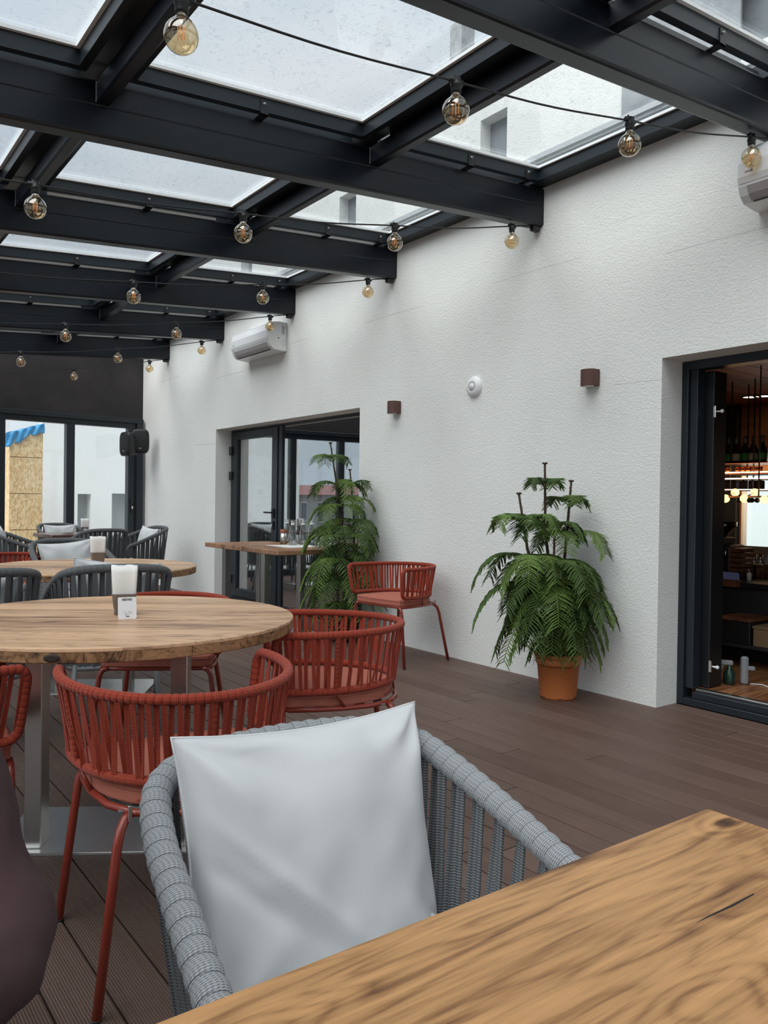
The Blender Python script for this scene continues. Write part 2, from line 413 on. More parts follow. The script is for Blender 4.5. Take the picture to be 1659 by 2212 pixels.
MB().box((W-.03, -2.7, 3.485), (W, 11.42, 3.52)).build('flashing', mat('wall_flashing', (.55, .57, .58), .5), wr)
MB().box((W-.015, 2.30, 3.40), (W, 3.05, 4.2)).build('grey_panel', mat('grey_wall_panel', (.30, .32, .34), .6, var=.2, vscale=10), wr)
LINE = mat('plaster_joint_dark', (.40, .41, .41), .9); LINEL = mat('plaster_joint_light', (.88, .89, .89), .9)  # cracks along the wall-board joints
for (p, q, m, w) in (((1066,612),(1255,556),LINE,.0022), ((1436,549),(1659,490),LINE,.0025), ((790,697),(915,661),LINE,.003), ((622,744),(672,730),LINE,.003),
                  ((343,826),(388,813),LINE,.004), ((466,818),(527,801),LINE,.004), ((1325,832),(1430,820),LINE,.0025), ((420,962),(466,959),LINE,.004), ((1330,480),(1659,380),LINEL,.003)):
    a = on(*p, 0, W); b = on(*q, 0, W)
    MB().tube([(W-.0004+w*.4, a.y, a.z), (W-.0004+w*.4, (a.y+b.y)/2, (a.z+b.z)/2+.004), (W-.0004+w*.4, b.y, b.z)], w*.6, 4).build('plaster_joint', m, wr)
# upper chimney beyond the wall
ch = on(998, 120, 0, 6.2)
MB().box((6.1, ch.y-.10, 2.5), (6.3, ch.y+.10, ch.z+.35)).tube([(6.2, ch.y-.05, ch.z+.3), (6.2, ch.y-.05, ch.z+.75)], .015, 6).build('chimney', mat('concrete_chimney', (.42, .43, .44), .9, var=.2, vscale=9))
tag(bpy.data.objects['chimney'], 'pale concrete chimney with thin rod seen above through the roof glass', 'chimney')

# ---- roof: beams, purlins, skylights
ceil = empty('ceiling'); tag(ceil, kind='structure')
def beam_mesh(x0, x1, y0, wid, h, zoff, m, r=.014, groove=True, ends=None):
    b = MB()
    pr = [(y0+r, 0), (y0+wid-r, 0), (y0+wid-r*.3, r*.3), (y0+wid, r), (y0+wid, h-r), (y0+wid-r*.3, h-r*.3), (y0+wid-r, h), (y0+r, h), (y0+r*.3, h-r*.3), (y0, h-r)]
    if groove: pr += [(y0, h*.56), (y0+.0025, h*.54), (y0, h*.52)]
    pr += [(y0, r), (y0+r*.3, r*.3)]
    n = len(pr); vs = []
    for X in (x0, x1):
        for (yy, zz) in pr: vs.append((X, yy, zr(X)+zoff+zz))
    fs = [(i, (i+1) % n, n+(i+1) % n, n+i) for i in range(n)] + [tuple(range(n-1, -1, -1)), tuple(range(n, 2*n))]
    b.add(vs, fs); return b
for y0 in YB: beam_mesh(-2.75, 4.03, y0, .10, .25, 0, STEEL_D).build('beam', STEEL_D, ceil)
PX = [-1.93, -.42, 1.09, 2.60]
WELD = mat('weld_seam', (.20, .21, .22), .6, bump=1, bscale=150)
def pur(xa, ya, yb):
    z0 = zr(xa)+.142; b = MB(); w = .062; h = .108; r = .010
    vs = []
    pr = [(xa+r, 0), (xa+w-r, 0), (xa+w, r), (xa+w, h-r), (xa+w-r, h), (xa+r, h), (xa, h-r), (xa, r)]
    for Y in (ya, yb):
        for (xx, zz) in pr: vs.append((xx, Y, z0+zz))
    n = 8; fs = [(i, n+i, n+(i+1) % n, (i+1) % n) for i in range(n)] + [tuple(range(n)), tuple(range(2*n-1, n-1, -1))]
    return b.add(vs, fs)
for i in range(len(YB)-1):
    for xa in PX:
        pur(xa, YB[i]+.10, YB[i+1]).build('purlin', STEEL_D, ceil)
        if i >= 2 and xa > 0:
            z0 = zr(xa)+.142
            MB().tube([(xa-.001, YB[i+1]-.001, z0+.006+.01*q) for q in range(10)], [.0022+.0014*random.random() for q in range(10)], 5).build('weld_seam', WELD, ceil)
# wall rail
b = MB(); vs = []
b.box((W-.11, -2.6, zr(W)+.255), (W+.0, 11.3, zr(W)+.375)).build('wall_rail', ALU_D, ceil)
BR = mat('black_bracket', (.012, .013, .015), .4)
BOLT = mat('dark_steel_bolt', (.25, .25, .26), .35, metal=.8)
n_w = 0
xcells = [(-2.75, -1.93), (-1.93+.075, -.42), (-.42+.075, 1.09), (1.09+.075, 2.60), (2.60+.075, W-.115)]
for i in range(len(YB)-1):
    for ci, (xa, xb) in enumerate(xcells):
        n_w += 1
        w = empty('window_%d' % n_w); tag(w, kind='structure')
        fa = .055; ya, yb = YB[i]+.10+.045, YB[i+1]-.055
        x0, x1 = xa+.09, xb-(.09 if ci < 4 else .005)
        y_out0, y_out1 = YB[i]+.055, YB[i+1]+.045
        xo0, xo1 = xa-.03, xb+.03 if ci < 4 else xb+.01
        def bar(ax0, ax1, ay0, ay1, z0, z1, m, nm):
            q = MB(); vs = []
            for X in (ax0, ax1):
                for (yy, zz) in ((ay0, z0), (ay1, z0), (ay1, z1), (ay0, z1)): vs.append((X, yy, zr(X)+zz))
            q.add(vs, [(0,1,2,3), (7,6,5,4), (0,4,5,1), (1,5,6,2), (2,6,7,3), (3,7,4,0)]); return q.build(nm, m, w)
        for (a0, a1, c0, c1) in ((x0-.04, x1+.04, ya-.04, ya), (x0-.04, x1+.04, yb, yb+.04), (x0-.04, x0, ya, yb), (x1, x1+.04, ya, yb)):
            bar(a0, a1, c0, c1, .264, .352, ALU_D, 'frame_bar')
        for (a0, a1, c0, c1) in ((x0, x1, ya, ya+.018), (x0, x1, yb-.018, yb), (x0, x0+.018, ya+.018, yb-.018), (x1-.018, x1, ya+.018, yb-.018)):
            bar(a0, a1, c0, c1, .336, .352, SEAL, 'glazing_seal')
        bar(x0-.035, x1+.035, ya-.035, yb+.035, .353, .363, ROOFGL, 'glass_pane')
        # outer cap closing the joint over beam and purlin
        if ci < 4: bar(x1+.03, xb+.075+.06, ya-.12, yb+.12, .345, .375, ALU_D, 'cover_cap')
        else: bar(x1+.03, W, ya-.12, yb+.12, .345, .375, ALU_D, 'cover_cap')
        if ci >= 2 and i >= 3: bar(x0+.02, x1-.10, YB[i+1]+.004, YB[i+1]+.014, .249, .268, SEAL, 'sky_gap_strip')  # added pale strip, standing in for bright sky through the beam-top gap
        if ci >= 2 and i >= 1:
            for bx in ((xa+xb)/2+.02, xb-.10) if ci == 4 else ((xa+xb)/2+.02,):
                q = MB().box((bx-.022, yb-.006, zr(bx)+.246), (bx+.022, yb, zr(bx)+.318)).box((bx-.022, yb-.006, zr(bx)+.246), (bx+.022, yb+.07, zr(bx)+.251))
                bk = q.build('bracket', BR, w)
                MB().lathe([(.009, 0), (.009, .003), (.006, .003), (.006, .009), (0, .009)], 10, m=Matrix.Translation((bx, yb-.006, zr(bx)+.300)) @ Matrix.Rotation(PI/2, 4, 'X')).build('bolt', BOLT, bk)

# ---- back wall: dark plaster header over sliding glazing, turned a little
BA = math.radians(4.4)
wb = empty('wall_back', (W, 11.135, 0), PI+BA); tag(wb, kind='structure')     # local +x runs left along the wall, +y towards the viewer... (-y is outside)
MB().box((-.02, -.18, 2.30), (7.0, -.10, 3.6)).build('plaster_header', DSTUC, wb)
wbw = empty('window_%d' % (n_w+1), (W, 11.135, 0), PI+BA); tag(wbw, kind='structure')
def fr(nm, a, b, y0=-.10, y1=0.0, z0=.1, z1=2.17, m=ALU_D): return MB().bbox((a, y0, z0), (b, y1, z1), .004).build(nm, m, wbw)
fr('top_track', .03, 7.0, -.16, .02, 2.235, 2.30); fr('top_rail', .03, 7.0, -.12, -.01, 2.165, 2.235); fr('bottom_track', .03, 7.0, -.16, .02, .002, .10)
fr('corner_post', .04, .13, -.14, .03, .1, 2.235); fr('corner_post', .145, .24, -.12, -.01)
for s in (.985, 1.86, 2.735, 3.61, 4.485, 5.36, 6.2): fr('mullion', s, s+.108, -.12, -.01)
ss = [.24, 1.093, 1.968, 2.843, 3.718, 4.593, 5.468]
for a, b in zip(ss, [.985, 1.86, 2.735, 3.61, 4.485, 5.36, 6.2]):
    MB().box((a-.01, -.07, .1), (b+.01, -.06, 2.17)).build('glass_pane', PANE, wbw)
hd = MB().bbox((.175, -.01, .98), (.205, .012, 1.18), .004).build('handle_plate', BLACK, wbw)
MB().bbox((.18, .012, 1.03), (.20, .03, 1.07), .004).build('key', CHROME, hd)

# ---- glazed front on the open side of the terrace (left), with slab edge above
wl = empty('wall_left', (-2.78, 0, 0)); tag(wl, kind='structure')
for yy in [-2.4+1.55*i for i in range(9)]: MB().bbox((-.05, yy, 0), (.05, yy+.11, 2.45), .006).build('post', ALU_D, wl)
MB().bbox((-.06, -2.6, 2.40), (.06, 11.6, 2.62), .006).build('head_beam', ALU_D, wl)
MB().bbox((-.05, -2.6, 0), (.05, 11.6, .09), .006).build('sill_rail', ALU_D, wl)
for i in range(8): MB().box((-.006, -2.4+1.55*i+.11, .09), (.006, -2.4+1.55*(i+1), 2.40)).build('glass_pane', PANE, wl)

# ---- left door: anthracite leaf plus fixed reflective light
d1 = empty('door_1', (WD, 0, 0)); tag(d1, kind='structure')
def d1b(nm, y0, y1, z0, z1, x0=0.0, x1=.06, m=ALU_D, p=None): return MB().bbox((x0, y0, z0), (x1, y1, z1), .004).build(nm, m, p or d1)
d1b('frame_jamb', 8.74, 8.778, .002, 2.008); d1b('frame_head', 5.796, 8.74, 1.985, 2.008); d1b('threshold', 5.796, 8.74, .002, .035)
d1b('frame_jamb', 5.796, 5.85, .035, 1.985); d1b('middle_post', 7.545, 7.62, .035, 1.985)
leaf = d1b('door_leaf', 8.60, 8.735, .04, 1.98, -.012, .05)
for (a, b_, c, e) in ((7.625, 7.745, .04, 1.98), (7.745, 8.60, 1.885, 1.98), (7.745, 8.60, .04, .135)):
    d1b('leaf_bar', a, b_, c, e, -.012, .05, ALU_D, leaf)
d1b('glass_pane', 7.74, 8.61, .13, 1.89, .015, .028, REFGL, leaf)
d1b('glass_pane', 5.85, 7.545, .035, 1.985, .02, .034, REFGL)
hn = MB().bbox((-.030, 7.675, .985), (-.012, 7.715, 1.09), .003).tube([(-.028, 7.695, 1.045), (-.055, 7.695, 1.045), (-.055, 7.72, 1.045), (-.055, 7.83, 1.045)], .009, 8).build('door_handle', BLACK, leaf)
MB().bbox((-.028, 7.675, .86), (-.012, 7.712, .95), .003).build('lock_plate', BLACK, leaf)
MB().bbox((-.036, 7.688, .885), (-.028, 7.70, .925), .003).build('key', CHROME, leaf)
for z in (1.76, 1.465, .235): MB().bbox((-.035, 8.70, z-.05), (-.012, 8.765, z+.05), .004).build('hinge', BLACK, leaf)

# room behind the left door
rl = empty('wall_storeroom'); tag(rl, kind='structure')
INW = mat('store_room_wall', (.10, .10, .10), .8); INF = mat('store_room_floor', (.06, .045, .04), .5)
MB().box((7.2, 5.62, 0), (7.3, 11.3, 2.7)).build('far_side', INW, rl); MB().box((4.27, 11.2, 0), (7.2, 11.3, 2.7)).build('north_side', INW, rl)
MB().box((4.27, 5.60, 0), (7.2, 5.66, 2.7)).build('south_side', INW, rl); MB().box((4.27, 5.6, 2.7), (7.3, 11.3, 2.8)).build('top_side', INW, rl)
MB().box((4.26, 5.6, -.05), (7.3, 11.3, 0)).build('ground_side', INF, rl)
MB().box((4.30, 8.86, 0), (4.60, 9.15, 2.6)).build('pillar', mat('grey_column', (.45, .46, .45), .8), rl)

# ---- right doorway into the bar
d2 = empty('door_2', (WD, 0, 0)); tag(d2, kind='structure')
def d2b(nm, a, b, r=.004, m=ALU_D, p=None): return MB().bbox(a, b, r).build(nm, m, p or d2)
d2b('frame_jamb', (0, 2.705, .002), (.10, 2.747, 2.027)); d2b('frame_jamb', (.02, 2.655, .10), (.10, 2.705, 1.985))
d2b('frame_head', (0, .75, 1.975), (.10, 2.705, 2.027)); d2b('frame_sill', (0, .75, .002), (.10, 2.705, .045)); d2b('frame_sill', (.015, .75, .045), (.10, 2.655, .085)); d2b('frame_sill', (.05, .75, .085), (.10, 2.655, .10), m=BRUSH)
lf = d2b('folded_leaf', (.102, 2.60, .105), (.238, 2.70, 1.97)); lf.data.materials[0] = mat('black_leaf', (.006, .007, .008), .4)
for z in (1.73, .235):
    q = MB().bbox((.10, 2.588, z-.035), (.115, 2.604, z+.035), .002).tube([(.108, 2.60, z), (.108, 2.56, z)], .007, 8).build('latch', CHROME, lf)
    MB().lathe([(0, -.012), (.010, -.007), (.012, 0), (.010, .007), (0, .012)], 10, (.108, 2.552, z)).build('latch_knob', WHITE_P, q)
# bar room shell
bar = empty('wall_bar'); tag(bar, kind='structure')
BDARK = mat('bar_dark_wall', (.012, .010, .010), .7)
SLAT = wood('bar_slat_wood', (.16, .075, .04), (.08, .035, .02), (.02, .01, .006), plank=.06, rot=PI/2, rough=.4)
MB().box((4.33, -2.6, -.05), (9.2, 5.58, .10)).build('bar_floor', wood('bar_floor_wood', (.28, .12, .05), (.18, .075, .03), (.06, .02, .01), plank=.11), bar)
MB().box((4.27, -2.6, 2.45), (9.2, 5.58, 2.85)).build('bar_ceiling_slab', BDARK, bar)
for i in range(26):
    MB().box((4.6, -.6+.235*i, 2.385), (8.98, -.6+.235*i+.225, 2.42)).build('ceiling_board', WOODI, bar)
MB().box((4.27, 5.5, .1), (9.2, 5.58, 2.75)).build('bar_side', BDARK, bar); MB().box((4.27, -2.7, .1), (9.2, -2.6, 2.75)).build('bar_side', BDARK, bar)
# far side of the bar with a bright window
wy0, wy1 = on(1604, 1100, 0, 9.0).y, 3.2
zt_, zb_ = on(1620, 1030, 0, 9.0).z, on(1620, 1180, 0, 9.0).z
MB().box((9.0, wy0, .1), (9.1, 5.5, 2.45)).build('bar_far_side', SLAT, bar); MB().box((9.0, -2.6, .1), (9.1, wy1, 2.75)).build('bar_far_side', SLAT, bar)
MB().box((9.0, wy1, zt_+.05), (9.1, wy0, 2.75)).build('bar_far_side', SLAT, bar); MB().box((9.0, wy1, .1), (9.1, wy0, zb_)).build('bar_far_side', BDARK, bar)
MB().bbox((8.97, wy0-.03, zb_), (9.05, wy0, zt_+.05), .003).build('window_frame', mat('white_window_frame', (.7, .7, .7), .5), bar)
MB().box((9.06, wy1, zb_), (9.07, wy0, zt_+.05)).build('glass_pane', PANE, bar)
MB().bbox((8.9, wy0+.03, .1), (9.0, wy0+.25, 2.7), .004).build('dark_column', mat('black_column', (.01, .012, .014), .35), bar)
MB().bbox((8.85, wy0+.27, .1), (8.98, wy0+.45, 2.7), .004).build('brown_panel', mat('brown_bar_panel', (.12, .045, .015), .5), bar)
# outside daylight wall seen in that window
MB().box((12.5, 0, -1), (12.6, 12, 6)).build('wall_courtyard', mat('pale_courtyard_wall', (.78, .84, .82), .8)); tag(bpy.data.objects['wall_courtyard'], kind='structure')

# ---- outside, behind the back glazing
out_ = empty('wall_outside'); tag(out_, kind='structure')
MB().box((-2.9, 11.55, -.15), (9, 26, -.01)).build('paving', mat('grey_paving', (.35, .35, .34), .8, var=.2, vscale=3), out_)
YW = 16.5
def X_at(u, y=YW): return on(u, 1050, 1, y).x
n1, n2 = X_at(168), X_at(197); m1, m2 = X_at(242), X_at(290)
zn = on(180, 1067, 1, YW).z; zm = on(250, 1066, 1, YW).z
OWM = stucco('outer_white_wall', (.90, .91, .91), 20, .2)
l0 = X_at(92)
for (a, b_, z0, z1) in ((l0, n1, 0, 6), (n2, m1, 0, 6), (m2, 9, 0, 6), (n1, n2, zn, 6), (m1, m2, zm, 6)):
    MB().box((a, YW, z0), (b_, YW+.3, z1)).build('wall_bay', OWM, out_)
MB().box((n1-.1, YW+.3, 0), (m2+.1, YW+.6, 3)).build('niche_back', mat('grey_niche', (.42, .44, .46), .8), out_)
MB().box((-3, 19.5, 0), (l0, 19.8, 5)).build('wall_bay', OWM, out_)
# ================================================================== OUTDOORS: boarded box, tarp, town
YO = 14.6
ox0, ox1 = on(20, 1050, 1, YO).x, on(92, 1050, 1, YO).x
oz = on(92, 925, 1, YO).z
OSB = None
g = G('osb_chipboard'); tc = g.n('ShaderNodeTexCoord').outputs['Object']
vor = g.n('ShaderNodeTexVoronoi', {'Vector': g.mapping(tc, (55, 55, 22), rot=(0, .5, 0)), 'Scale': 1.0, 'Randomness': 1.0}); 
g.l(g.ramp(g.n('ShaderNodeSeparateColor', {0: vor.outputs['Color']}).outputs[0], [(0, (.60, .38, .17)), (.5, (.80, .55, .29)), (1, (.92, .72, .44))]), g.b.inputs['Base Color']); g.b.inputs['Roughness'].default_value = .8
OSB = g.m
ob = empty('boarded_box', (ox0, YO, 0)); tag(ob, 'tall chipboard enclosure with sloping top standing outside the sliding windows', 'enclosure')
wd_ = ox1-ox0; zz = [0, .62, 1.24, 1.86, oz]
for i in range(4):
    hgt0, hgt1 = zz[i]+.006, zz[i+1]-.006
    if i < 3: MB().box((0, 0, hgt0), (wd_, .03, hgt1)).build('board', OSB, ob)
    else: MB().add([(0,0,hgt0),(wd_,0,hgt0),(wd_,0,oz),(0,0,oz-.22),(0,.03,hgt0),(wd_,.03,hgt0),(wd_,.03,oz),(0,.03,oz-.22)], [(0,1,2,3),(7,6,5,4),(0,4,5,1),(1,5,6,2),(2,6,7,3),(3,7,4,0)]).build('board', OSB, ob)
MB().box((0, .031, 0), (wd_, .9, oz-.25)).build('core', OSB, ob)
tarp = MB(); nx, nz_ = 26, 8; vs = []; fs = []
for i in range(nx+1):
    for j in range(nz_+1):
        t = i/nx; q = j/nz_
        x_ = ox0-.10+(wd_+.12)*t; top = oz-.20+.22*t+.06; drop = (.16+.03*math.sin(t*7)+.015*math.sin(t*19))*(1.25-.3*t)
        y_ = YO-.03-.02*math.sin(t*30+q*4)-.02*q*math.sin(t*17)
        vs.append((x_, y_, top-drop*q))
for j in range(nz_+1):
    pass
for i in range(nx):
    for j in range(nz_):
        a = i*(nz_+1)+j; fs.append((a, a+1, a+nz_+2, a+nz_+1))
tarp.add(vs, fs, None, True)
vs = []; fs = []
for i in range(nx+1):
    t = i/nx
    for j in range(5):
        vs.append((ox0-.10+(wd_+.12)*t, YO-.03+.28*j/4-.02*math.sin(t*30)*(j == 0), oz-.14+.22*t+.015*math.sin(j*2+t*12)))
for i in range(nx):
    for j in range(4): a = i*5+j; fs.append((a, a+5, a+6, a+1))
tarp.add(vs, fs, None, True)
to = tarp.build('tarpaulin', mat('blue_tarpaulin', (.02, .30, .62), .4, var=.25, vscale=5)); tag(to, 'bright blue tarpaulin draped over the top of the chipboard enclosure', 'tarpaulin')
s_ = to.modifiers.new('t', 'SOLIDIFY'); s_.thickness = .006

gr = MB().box((-160, -160, -7.2), (160, 160, -7.0)).build('ground', mat('town_ground', (.16, .15, .13), .9, var=.3, vscale=.05)); tag(gr, kind='structure')
MB().box((-2.9, -2.7, -7.0), (12, 26, -.17)).build('trim_building_below', mat('building_below', (.5, .5, .5), .8)); tag(bpy.data.objects['trim_building_below'], kind='structure')
# town house seen mirrored in the door glass
def mirr(u, v, X):
    r = ray(u, v); t = (WD-CAM.x)/r.x; h = CAM+r*t; t2 = (WD-X)/r.x
    return Vector((X, h.y+r.y*t2, h.z+r.z*t2))
TX = -22.0
a0 = mirr(560, 1075, TX); a1 = mirr(800, 1075, TX); ze = mirr(650, 1069, TX).z; zrf = mirr(650, 1047, TX-2).z
ya_, yb_ = min(a0.y, a1.y)-12, max(a0.y, a1.y)+8
th = empty('town_house', (TX, (ya_+yb_)/2, -7)); tag(th, 'pale brick town house with a long red roof mirrored in the left door glass', 'house')
hl = (yb_-ya_)/2; zE = ze+7
MB().box((-6, -hl, 0), (0, hl, zE)).build('wall', mat('grey_brick_town', (.42, .40, .39), .9, var=.15, vscale=3), th)
rz_ = zrf+7
MB().add([(.4,-hl-.4,zE),(.4,hl+.4,zE),(-3,hl+.4,rz_),(-3,-hl-.4,rz_),(-6.4,-hl-.4,zE),(-6.4,hl+.4,zE)], [(0,1,2,3),(3,2,5,4),(0,3,4),(1,5,2),(0,4,5,1)]).build('roof', mat('red_tile_roof', (.28, .12, .11), .8, var=.15, vscale=2), th)
yy = -hl+1.5
while yy < hl-1:
    MB().bbox((0, yy, zE-2.0), (.06, yy+.9, zE-.5), .02).build('window', mat('white_sash', (.65, .66, .66), .5), th).name = 'window'
    MB().box((.06, yy+.1, zE-1.9), (.08, yy+.8, zE-.6)).build('pane', mat('town_pane', (.08, .09, .1), .15), th)
    yy += 2.3
MB().bbox((-.1, -hl, zE-2.9), (.15, hl, zE-2.7), .02).build('cornice', mat('town_cornice', (.5, .48, .45), .8), th)
for i in range(9):
    s = random.uniform(4, 5.2); q = ya_-4+(yb_-ya_+10)*(i+.5)/9
    t = empty('tree', (TX-12-(i % 2)*6, q, -7))
    tag(t, ['first','second','third','fourth','fifth','sixth','seventh','eighth','ninth'][i]+' bare brownish tree from the right beyond the mirrored town house', 'tree', 'trees behind the town house')
    b = MB(); h0 = rz_-s*.9+random.uniform(0, 1.0)
    vs = []
    b.lathe([(0, -s*.5), (s*.35, -s*.35), (s*.5, 0), (s*.38, s*.3), (0, s*.5)], 9, (0, 0, h0))
    me = b.mesh('crown')
    for v in me.vertices: v.co += Vector((noise.noise(v.co*1.3+Vector((q, 0, 0))), noise.noise(v.co*1.1+Vector((0, q, 0))), noise.noise(v.co+Vector((0, 0, q)))))*s*.22
    link('crown', me, mat('winter_crown', (.14, .12, .08), .95, var=.4, vscale=1.2) if i == 0 else bpy.data.materials['winter_crown'], t)
    MB().tube([(0, 0, 0), (0, 0, h0)], .18, 6).build('trunk', BARK, t)

# wrapped bundle behind the left door
wbp = empty('wrapped_bundle', (4.95, 9.16, 0)); tag(wbp, 'tall bundle of rolls wrapped in clear plastic film behind the left door glass', 'bundle')
FILM = mat('plastic_film', (.62, .64, .64), .25, var=.45, vscale=3, bump=1, bscale=5, bdist=.03, stretch=(1, 1, 9))
pr = [(0, .02)]
for i in range(24):
    pr.append((.27+.025*math.sin(i*2.1)+(0 if i < 20 else -(i-19)*.05), .03+i*.078))
pr.append((0, 1.9))
MB().lathe(pr, 20).build('film', FILM, wbp)
for i, (a, z) in enumerate(((.3, 1.45), (.7, 1.28), (.45, 1.1), (1.0, 1.0), (.2, .9), (.6, .75), (.9, 1.55))):
    MB().tube([(-.22*math.cos(a), -.22*math.sin(a), z), (-.30*math.cos(a), -.30*math.sin(a), z)], .035, 10).build('roll_end', mat('roll_end_grey', (.12, .12, .13), .6) if i == 0 else bpy.data.materials['roll_end_grey'], wbp)

# ================================================================== ITEMS ON THE WHITE WALL
def sconce(y, z, lab):
    o = empty('wall_light', (W, y, z)); tag(o, lab, 'wall light')
    n = 20; pl = [(-.085, 0.0), (0, 0)]
    pl = [(0.0, -.052)] + [(-.045-.045*math.cos(a), -.052*math.sin(a)) for a in [PI/2-PI*i/n for i in range(n+1)]] + [(0.0, .052)]
    pl = [(-.003, -.052), (-.003, .052)] + [(-.045-.045*math.sin(PI*i/n), .052*math.cos(PI*i/n)) for i in range(n+1)]
    pl = [(p[0], p[1]) for p in pl][::-1]
    area = sum(pl[i-1][0]*pl[i][1]-pl[i][0]*pl[i-1][1] for i in range(len(pl)))
    if area < 0: pl = pl[::-1]
    MB().prism(pl, -.05, .05).build('housing', SCON, o)
    MB().lathe([(0, 0), (.034, 0), (.034, .004), (0, .004)], 18, (-.045, 0, -.054)).build('lens', mat('frosted_lens', (.8, .8, .78), .4), o)
    return o
a = on(849, 880, 0, W-.045); sconce(a.y, a.z, 'small brown half-round wall light above the wall-side potted pine')
a = on(1271.5, 816, 0, W-.045); sconce(a.y, a.z, 'small brown half-round wall light nearer the bar doorway')
a = on(1026, 836, 0, W)
ap = empty('access_point', (W, a.y, a.z)); ap.rotation_euler = (0, -PI/2, 0); tag(ap, 'round white plastic disc device mounted between the two wall lights', 'access point')
MB().lathe([(.078, 0), (.078, .008), (.070, .022), (.045, .033), (.030, .035), (.030, .031), (.028, .031), (.028, .036), (0, .037)], 40).build('body', WHITE_P, ap)
MB().lathe([(.031, .0345), (.031, .0365), (.029, .0365), (.029, .0345)], 30).build('ring', mat('grey_ring', (.35, .36, .38), .4), ap)
MB().lathe([(0, .037), (.004, .037), (.004, .038), (0, .038)], 10).build('mark', mat('grey_mark', (.4, .4, .42), .4), ap)

def air_con(y0, y1, ztop, lab):
    o = empty('air_conditioner', (W, (y0+y1)/2, ztop)); tag(o, lab, 'air conditioner')
    h = (y1-y0)/2
    prof = [(0, 0), (-.10, .0), (-.165, -.01), (-.200, -.04), (-.215, -.10), (-.215, -.17), (-.205, -.215)]
    low = [(-.205, -.215), (-.185, -.255), (-.150, -.285), (-.05, -.295), (0, -.295)]
    full = prof+low[1:]
    def ext(pts, a, b, m, nm, closed=True):
        q = MB(); n = len(pts); vs = [(p[0], a, p[1]) for p in pts]+[(p[0], b, p[1]) for p in pts]
        fs = [(i, i+1, n+i+1, n+i) for i in range(n-1)]
        if closed: fs += [(n-1, 0, n, 2*n-1), tuple(range(n-1, -1, -1)), tuple(range(n, 2*n))]
        q.add(vs, fs, None, False); return q.build(nm, m, o)
    b = ext(full, -h, h, WHITE_P, 'body')
    bm_ = b.modifiers.new('b', 'BEVEL'); bm_.width = .008; bm_.segments = 2; bm_.limit_method = 'ANGLE'; bm_.angle_limit = .9
    sh = [(p[0]-.004, p[1]) for p in [(-.165, -.012), (-.200, -.042), (-.215, -.10), (-.215, -.17), (-.207, -.20)]]
    q = MB(); n = len(sh); inner = [(p[0]+.003, p[1]) for p in sh]
    al = sh+inner[::-1]; n = len(al)
    q.add([(p[0], -h+.012, p[1]) for p in al]+[(p[0], h-.012, p[1]) for p in al], [(i, (i+1) % n, n+(i+1) % n, n+i) for i in range(n)]+[tuple(range(n-1, -1, -1)), tuple(range(n, 2*n))]).build('front_panel', mat('glossy_white_panel', (.74, .75, .77), .12) if 'glossy_white_panel' not in bpy.data.materials else bpy.data.materials['glossy_white_panel'], o)
    m2 = bpy.data.materials.get('grey_louver') or mat('grey_louver', (.42, .40, .41), .35)
    fl = [(-.2085, -.215), (-.190, -.252), (-.160, -.278), (-.158, -.274), (-.186, -.249), (-.204, -.213)]
    n = 6
    MB().add([(p[0], -h+.05, p[1]) for p in fl]+[(p[0], h-.05, p[1]) for p in fl], [(i, (i+1) % n, n+(i+1) % n, n+i) for i in range(n)]+[tuple(range(n-1, -1, -1)), tuple(range(n, 2*n))]).build('louver', m2, o)
    MB().box((-.160, -h+.06, -.2865), (-.150, h-.06, -.281)).build('air_slot', BLACK, o)
    lm = bpy.data.materials.get('grey_print') or mat('grey_print', (.22, .22, .24), .6)
    MB().box((-.2205, h-.085, -.155), (-.2194, h-.075, -.143)).box((-.2205, h-.072, -.152), (-.2194, h-.045, -.147)).build('maker_mark', lm, o)
    # side sticker (energy label) and screw cover on the near end
    st = MB().box((-.062, -h-.0012, -.130), (-.030, -h, -.040)).build('sticker', mat('grey_sticker', (.60, .61, .62), .5) if 'grey_sticker' not in bpy.data.materials else bpy.data.materials['grey_sticker'], o)
    for k in range(5): MB().box((-.058, -h-.0018, -.052-.014*k-.006), (-.034-.008*(k % 2), -h-.0012, -.052-.014*k)).build('sticker_line', lm, st)
    MB().box((-.104, -h-.0012, -.176), (-.090, -h, -.160)).build('small_print', lm, o)
    MB().tube([(-.032+.022*math.cos(t), -h-.0005, -.215+.022*math.sin(t)) for t in [2*PI*i/24 for i in range(24)]], .0008, 4, closed=True).build('screw_cover', lm, o)
    return o
air_con(7.11, 7.95, 2.985, 'white split air conditioner high on the white wall beyond the third beam')
air_con(1.36, 2.19, 2.995, 'white split air conditioner cut off at the right edge under the nearest beam')

